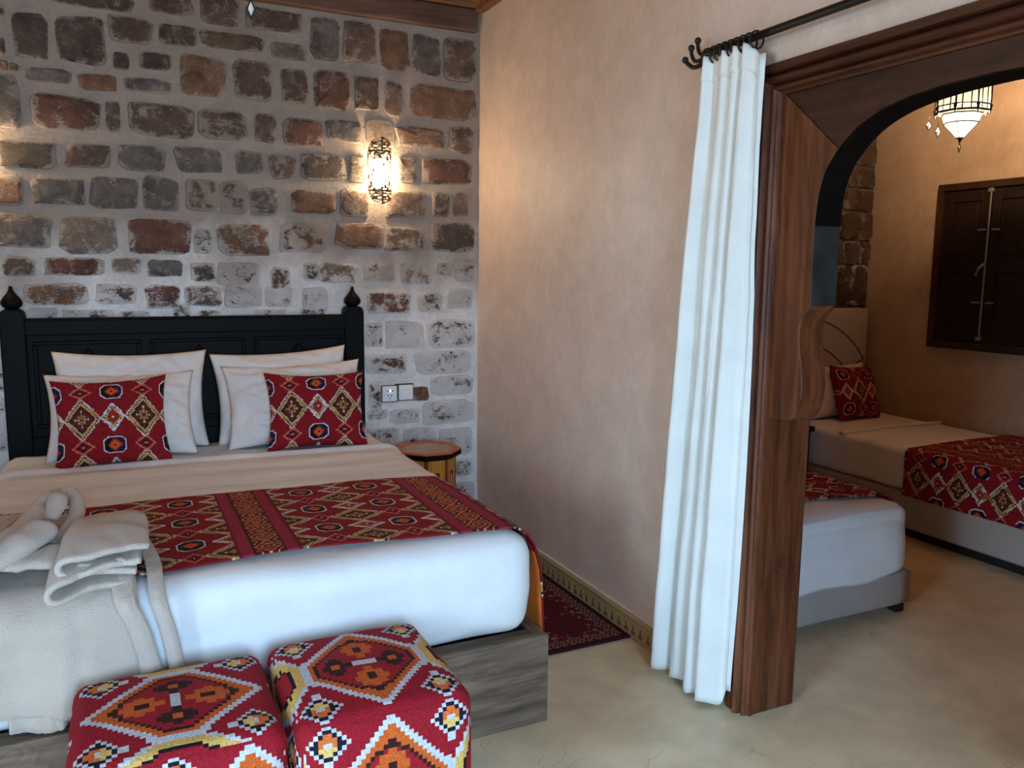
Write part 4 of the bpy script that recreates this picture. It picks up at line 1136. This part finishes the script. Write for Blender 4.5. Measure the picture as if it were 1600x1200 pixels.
for k in range(9):
    y = 2.045 + .0285 * k
    bm = bmesh.new(); n = 20
    ang = random.uniform(-.25, .25)
    pts = [(1.80 + .024 * math.cos(t) * math.cos(ang), y + .024 * math.cos(t) * math.sin(ang), 2.208 + .026 * math.sin(t)) for t in [2 * math.pi * q / n for q in range(n + 1)]]
    add_tube(bm, pts, .0032, 6); from_bm('ring', bm, M['iron'], rod, True)

cur = empty('curtain', (1.81, 2.17, 0), 'long white curtain gathered on the rod beside the wooden arch', 'curtain')
def cur_fn(u, v):                          # v = 0 top, 1 bottom ; u = 0 left (far) edge
    e = v ** .9
    yl = 2.272 + .128 * e; yr = 2.026 + .040 * e
    w = u + .030 * math.sin(v * 2.6 + u * 5) * u * (1 - u) * 4
    y = yl + (yr - yl) * w
    ph = 2 * math.pi * (3.7 * u + .10 * math.sin(6.283 * u * 1.4 + .6) + .06 * math.sin(17 * u) + .10 * v * math.sin(3 * u) + .05 * fbm(u * 2, v * 2, 7)) + .3
    amp = (.010 + .022 * min(1, v * 1.2)) * (.75 + .9 * abs(fbm(u * 3.1, v * .7 + 4)) + .35 * math.sin(u * 9 + 1))
    s = math.sin(ph); s = math.copysign(abs(s) ** .8, s)
    x = 1.790 + .012 * u * v - amp * s
    y += .010 * math.cos(ph) * (.4 + e)
    zt = 2.196 - (.032 * max(0, (u - .80) / .2) ** 1.5) + .006 * math.sin(ph)
    zb = .018 + .050 * max(0, (u - .9) / .1) + .004 * math.sin(u * 40)
    z = zt + (zb - zt) * v
    x += .004 * fbm(u * 4, v * 6, 3) + .003 * math.sin(2 * ph + 1.3) * (1 - .4 * v)
    if y < 2.13: x = min(x, 1.818)
    return (x, y, z)
grid('cloth', 150, 90, cur_fn, M['curtain'], cur, thick=0.002)
grid('top_hem', 150, 4, lambda u, v: tuple(Vector(cur_fn(u, v * .035)) + Vector((-.0035, 0, .002))), M['curtain'], cur, thick=0.002)
def edge_fn(u, v):
    x, y, z = cur_fn(1.0, v); return (x + .002 + .010 * u, y + .010 - .026 * u + .006 * math.sin(v * 7), z + .004)
grid('side_hem', 6, 60, edge_fn, M['curtain'], cur, thick=0.002)

# ================================================================ LANTERNS
def lantern(label, cx, cy, zb, lit, power, sc=1.0):
    """hexagonal glazed lantern; zb = tip of the lowest pendant"""
    r = empty('lantern', (cx, cy, zb), label, 'hanging lamp')
    G = M['glass_glow'] if lit else M['glass_dim']; GP = M['glass_panel'] if lit else M['glass_dim']
    n = 8; z0 = zb + .062 * sc
    def ringpts(rad, z, ph=math.pi / 8): return [Vector((cx + sc * rad * math.cos(ph + 2 * math.pi * k / n), cy + sc * rad * math.sin(ph + 2 * math.pi * k / n), z0 + sc * (z - z0))) for k in range(n)]
    def band(name, r0, z0, r1, z1, mat, sub=None):
        A, B = ringpts(r0, z0), ringpts(r1, z1)
        for k in range(n):
            a, b, c, d = A[k], A[(k + 1) % n], B[(k + 1) % n], B[k]
            mesh(name, [a, b, c, d], [(0, 1, 2, 3)], mat, r).modifiers.new('t', 'SOLIDIFY').thickness = .002
    tip = Vector((cx, cy, z0))
    band('bowl_pane', .016, z0 + .008, .072, z0 + .072, G)
    band('collar_pane', .074, z0 + .076, .086, z0 + .112, G)
    band('crown_pane', .112, z0 + .125, .112, z0 + .265, GP)
    band('top_pane', .105, z0 + .270, .045, z0 + .345, GP)
    bm = bmesh.new()
    for (rad, z, w) in ((.016, z0 + .007, .003), (.074, z0 + .074, .004), (.088, z0 + .113, .004), (.116, z0 + .122, .006), (.116, z0 + .148, .004), (.116, z0 + .262, .006), (.046, z0 + .347, .006)):
        p = ringpts(rad, z)
        bm = bmesh.new()
        for k in range(n): add_tube(bm, [p[k], p[(k + 1) % n]], w, 6)
        from_bm('frame_ring', bm, M['iron'], r)
    A, B = ringpts(.117, z0 + .118), ringpts(.117, z0 + .265)
    C_, D = ringpts(.016, z0 + .008), ringpts(.074, z0 + .074)
    for k in range(n):
        bm = bmesh.new(); add_tube(bm, [A[k], B[k]], .005, 6); add_tube(bm, [A[k] + Vector((0, 0, -.022)), A[k] + Vector((0, 0, .03))], [.0015, .011], 8)
        for t in (.30, .70):
            q0, q1 = A[k].lerp(A[(k + 1) % n], t), B[k].lerp(B[(k + 1) % n], t); add_tube(bm, [q0, q1], .0035, 6)
        from_bm('crown_bar', bm, M['iron'], r)
        bm = bmesh.new(); add_tube(bm, [C_[k], D[k]], .0022, 6); from_bm('bowl_rib', bm, M['bronze'], r)
    bm = bmesh.new(); add_tube(bm, [(cx, cy, z0 + .012 * sc), (cx, cy, z0 - .006 * sc), (cx, cy, zb + .045 * sc)], [.012 * sc, .007 * sc, .002], 8); from_bm('tip', bm, M['iron'], r)
    def pendant(px, py, pz, hgt, w):
        px, py, pz, hgt, w = cx + sc * (px - cx), cy + sc * (py - cy), z0 + sc * (pz - z0), hgt * sc, w * sc
        bm = bmesh.new(); p = [(px, py, pz), (px + w, py, pz - hgt / 2), (px, py, pz - hgt), (px - w, py, pz - hgt / 2)]
        front = bm.verts.new((px, py - .004, pz - hgt / 2)); bk = bm.verts.new((px, py + .004, pz - hgt / 2)); rim = [bm.verts.new(q) for q in p]
        for k in range(4): bm.faces.new((rim[k], rim[(k + 1) % 4], front)); bm.faces.new((rim[(k + 1) % 4], rim[k], bk))
        from_bm('glass_drop', bm, M['glass'], r)
        bm = bmesh.new()
        for k in range(4): add_tube(bm, [p[k], p[(k + 1) % 4]], .0022 if lit else .0008, 5)
        add_tube(bm, [(px, py, pz), (px, py, pz + .03)], .001, 5); from_bm('drop_frame', bm, M['iron'], r)
    return r, pendant, z0
def finish_lantern(r, cx, cy, z0, power):
    tube('chain', [(cx, cy, z0 + .345), (cx, cy, 2.6), (cx, cy, H)], .006, M['iron'], r, 8)
    if power:
        d = bpy.data.lights.new('lantern_light', 'POINT'); d.energy = power; d.color = (1.0, .75, .47); d.shadow_soft_size = .05
        o = bpy.data.objects.new('lantern_light', d); COL.objects.link(o); o.parent = r; o.location = (0, 0, z0 + .16 - r.location.z)
LX, LY = 4.20, 3.112
r, pend, z0 = lantern('lit iron and glass lantern hanging in the second room', LX, LY, 2.166, True, 1, 1.167)
pend(LX, LY, z0 - .014, .046, .010)
pend(LX - .125, LY + .075, z0 + .085, .042, .020); pend(LX - .085, LY + .055, z0 + .062, .052, .018)
finish_lantern(r, LX, LY, z0, 120.0)
r, pend, z0 = lantern('hanging lantern above the double bed, only its glass drop in view', .331, 2.20, 2.118, True, 1)
pend(.331, 2.20, 2.155, .043, .009)
finish_lantern(r, .331, 2.20, z0, 26.0)

# ================================================================ SECOND ROOM: BEDS
b2 = empty('single_bed', (2.62, 3.3, 0), 'single bed nearer the arch, its taupe foot end in view', 'bed', 'single beds of the second room')
rbox('base', 2.12, 3.134, 2.380, 4.22, .045, .200, .012, 14, M['upholstery'], b2)
for x in (2.17, 3.075):
    for y in (2.40, 4.12): box('foot', x, x + .05, y, y + .05, 0, .05, M['black'], b2, .003)
def m2(p, side, u, v):
    q = Vector(p); q.z += .006 * fbm(p.x * 3, p.y * 3)
    if side == 'front': q.y += .004 + .004 * math.sin(p.x * 17 + p.z * 20) * max(0, min(1, (.40 - p.z) / .2))
    return q
rbox('mattress', 2.13, 3.115, 2.392, 4.20, .202, .500, .055, 34, M['white_cloth'], b2, m2)
rbox('headboard', 2.13, 3.11, 4.225, 4.315, .05, 1.25, .03, 10, M['headboard_cloth'], b2)
def hang(u, v):
    x = 2.135 + .970 * u; zb = .172 + .030 * u + .012 * math.sin(x * 8) + .030 * max(0, (u - .72) / .28) ** 1.2
    z = .452 + (zb - .452) * v; k = max(0, (u - .90) / .10)
    return (x, 2.403 - .014 * min(1, v * 7) - .018 * min(1, v * 1.6) + .004 * math.sin(x * 19 + z * 12) * v + .004 * fbm(x * 5, z * 7) * v + .030 * k * k, z)
grid('loose_hem', 50, 18, hang, M['white_cloth'], b2, thick=.003)
def run2(u, v):
    x = 2.14 + .985 * u; z = .512 + .004 * fbm(x * 5, v * 3); y = 2.72 - .22 * u + .62 * v
    if u > .97: z -= .03 * (u - .97) / .03
    return (x, y, z)
tag(grid('bed_runner', 120, 70, run2, M['kilim'], None, lambda u, v: runner_col(.985 * u, .62 * v), thick=.005), 'red kilim runner on the single bed nearer the arch', 'bed runner')

b3 = empty('single_bed', (4.5, 3.3, 0), 'single bed along the ochre wall with a tufted cream headboard', 'bed', 'single beds of the second room')
rbox('base', 4.020, 4.965, 2.300, 4.232, .055, .262, .012, 14, M['upholstery'], b3)
box('plinth', 4.06, 4.93, 2.34, 4.20, 0, .06, M['black'], b3, .003)
def m3(p, side, u, v):
    q = Vector(p); q.z += .005 * fbm(p.x * 3, p.y * 3)
    if side == 'left': q.x -= .006 * math.sin(p.y * 22 + 14 * p.z) * max(0, min(1, (.46 - p.z) / .2)) + .006 * fbm(p.y * 8, p.z * 8)
    return q
rbox('mattress', 4.035, 4.960, 2.310, 4.22, .262, .512, .04, 44, M['white_cloth'], b3, m3)
hb3 = rbox('headboard', 4.03, 4.905, 4.235, 4.320, .05, 1.262, .025, 12, M['headboard_cloth'], b3)
for (cx_, cz_, rr, a0, a1) in ((4.25, .42, .78, 38, 100), (4.25, .42, .60, 30, 100), (5.05, .30, .62, 100, 150)):
    pts = []
    for k in range(17):
        a = math.radians(a0 + (a1 - a0) * k / 16); x = cx_ + rr * math.cos(a); zq = cz_ + rr * math.sin(a)
        if 4.04 < x < 4.90: pts.append((x, 4.236, zq))
    tube('seam', pts, .006, M['seam'], hb3, 6)
def fold3(u, v):
    x = 4.04 + .915 * u; y = 3.62 + .03 * math.sin(u * 3) + .05 * v; return (x, y, .514 + .010 * math.sin(v * math.pi) + .003 * fbm(x * 6, y * 6))
tag(grid('bed_sheet', 30, 6, fold3, M['white_cloth'], None, thick=.004), 'white sheet fold across the single bed along the ochre wall', 'sheet')
def run3(u, v):
    s = u * 1.22; y = 2.33 + .83 * v + (.02 * math.sin(u * 5))
    if s < .925: x, z = 4.955 - s, .522
    elif s < .985: t = (s - .925) / .06 * math.pi / 2; x, z = 4.030 - .03 * math.sin(t) + 0, .522 - .035 * (1 - math.cos(t))
    else: x, z = 3.998 - .01 * (s - .985), .487 - (s - .985)
    return (x + .003 * math.sin(y * 20), y, z + .003 * fbm(s * 5, y * 5))
tag(grid('bed_runner', 150, 110, run3, M['kilim'], None, lambda u, v: runner_col(u * 1.22 + .28, .83 * v), thick=.005), 'red kilim runner draped over the single bed along the ochre wall', 'bed runner')
o = pillow('pillow', .62, .38, .16, (4.48, 4.06, .515), 18, 0, 0, M['pillow_cloth'], seed=12); tag(o, 'white pillow on the single bed along the ochre wall', 'pillow')
o = pillow('kilim_cushion', .43, .385, .14, (4.56, 3.95, .515), 20, 3, 6, M['kilim'], None, lambda x, y: fab(x + .03, y - .19), n=(104, 92), pinch=.085, seed=14)
tag(o, 'red kilim cushion on the single bed along the ochre wall', 'cushion', 'kilim cushions')
ns = empty('nightstand', (3.66, 4.0, 0), 'dark wooden nightstand between the two single beds', 'nightstand')
box('top', 3.32, 3.985, 3.80, 4.25, .500, .535, M['dark_wood'], ns, .005)
box('body', 3.34, 3.965, 3.82, 4.24, .10, .500, M['dark_wood'], ns, .004)
for k, (a, b) in enumerate(((.12, .29), (.31, .485))):
    d_ = box('drawer', 3.36, 3.945, 3.808, 3.822, a, b, M['dark_wood'], ns, .004)
    bm = bmesh.new(); bmesh.ops.create_uvsphere(bm, u_segments=10, v_segments=8, radius=.013, matrix=Matrix.Translation((3.65, 3.798, (a + b) / 2))); from_bm('knob', bm, M['bronze'], d_, True)
for x in (3.345, 3.915):
    for y in (3.825, 4.195): box('leg', x, x + .045, y, y + .045, 0, .10, M['dark_wood'], ns, .003)

# ================================================================ SHUTTERED WINDOW
win = empty('window_1', (4.98, 3.32, 1.56)); win['kind'] = 'structure'
WY0, WY1, WZ0, WZ1 = 2.84, 3.80, 1.02, 2.095
bm = bmesh.new()
for (a, b, c, d) in ((WY0, WY1, WZ0, WZ0 + .045), (WY0, WY1, WZ1 - .045, WZ1), (WY0, WY0 + .045, WZ0 + .045, WZ1 - .045), (WY1 - .045, WY1, WZ0 + .045, WZ1 - .045)): add_box(bm, 4.955, 5.005, a, b, c, d, .004)
from_bm('window_frame', bm, M['dark_wood_frame'], win)
ym = 3.43
for (a, b) in ((ym + .003, WY1 - .048), (WY0 + .048, ym - .003)):
    sh = box('shutter', 4.985, 5.002, a, b, WZ0 + .048, WZ1 - .048, M['dark_wood'], win, .002)
    bm = bmesh.new()
    for (e0, e1, f0, f1) in ((a + .001, a + .06, WZ0 + .05, WZ1 - .05), (b - .06, b - .001, WZ0 + .05, WZ1 - .05), (a + .061, b - .061, WZ0 + .05, WZ0 + .12), (a + .061, b - .061, WZ1 - .12, WZ1 - .05), (a + .061, b - .061, 1.52, 1.60)): add_box(bm, 4.974, 4.988, e0, e1, f0, f1, .003)
    from_bm('shutter_rail', bm, M['dark_wood'], sh)
    for (f0, f1) in ((WZ0 + .15, 1.49), (1.63, WZ1 - .15)): box('panel', 4.977, 4.988, a + .085, b - .085, f0, f1, M['dark_wood'], sh, .006)
bm = bmesh.new(); add_tube(bm, [(4.966, ym, 1.085), (4.966, ym, 2.05)], .0065, 10)
for z in (1.10, 2.035): add_box(bm, 4.955, 4.976, ym - .018, ym + .018, z - .012, z + .012, .003)
bolt = from_bm('bolt', bm, M['steel'], win)
bm = bmesh.new(); add_tube(bm, [(4.960, ym, 1.575), (4.945, ym + .03, 1.545), (4.944, ym + .045, 1.50)], [.010, .009, .011], 8); from_bm('bolt_handle', bm, M['steel'], bolt, True)
for z in (1.33, 1.79):
    bm = bmesh.new(); add_box(bm, 4.966, 4.976, ym + .02, ym + .075, z - .006, z + .006, .002); add_box(bm, 4.966, 4.976, ym - .075, ym - .02, z - .006, z + .006, .002); from_bm('latch_plate', bm, M['steel'], win)
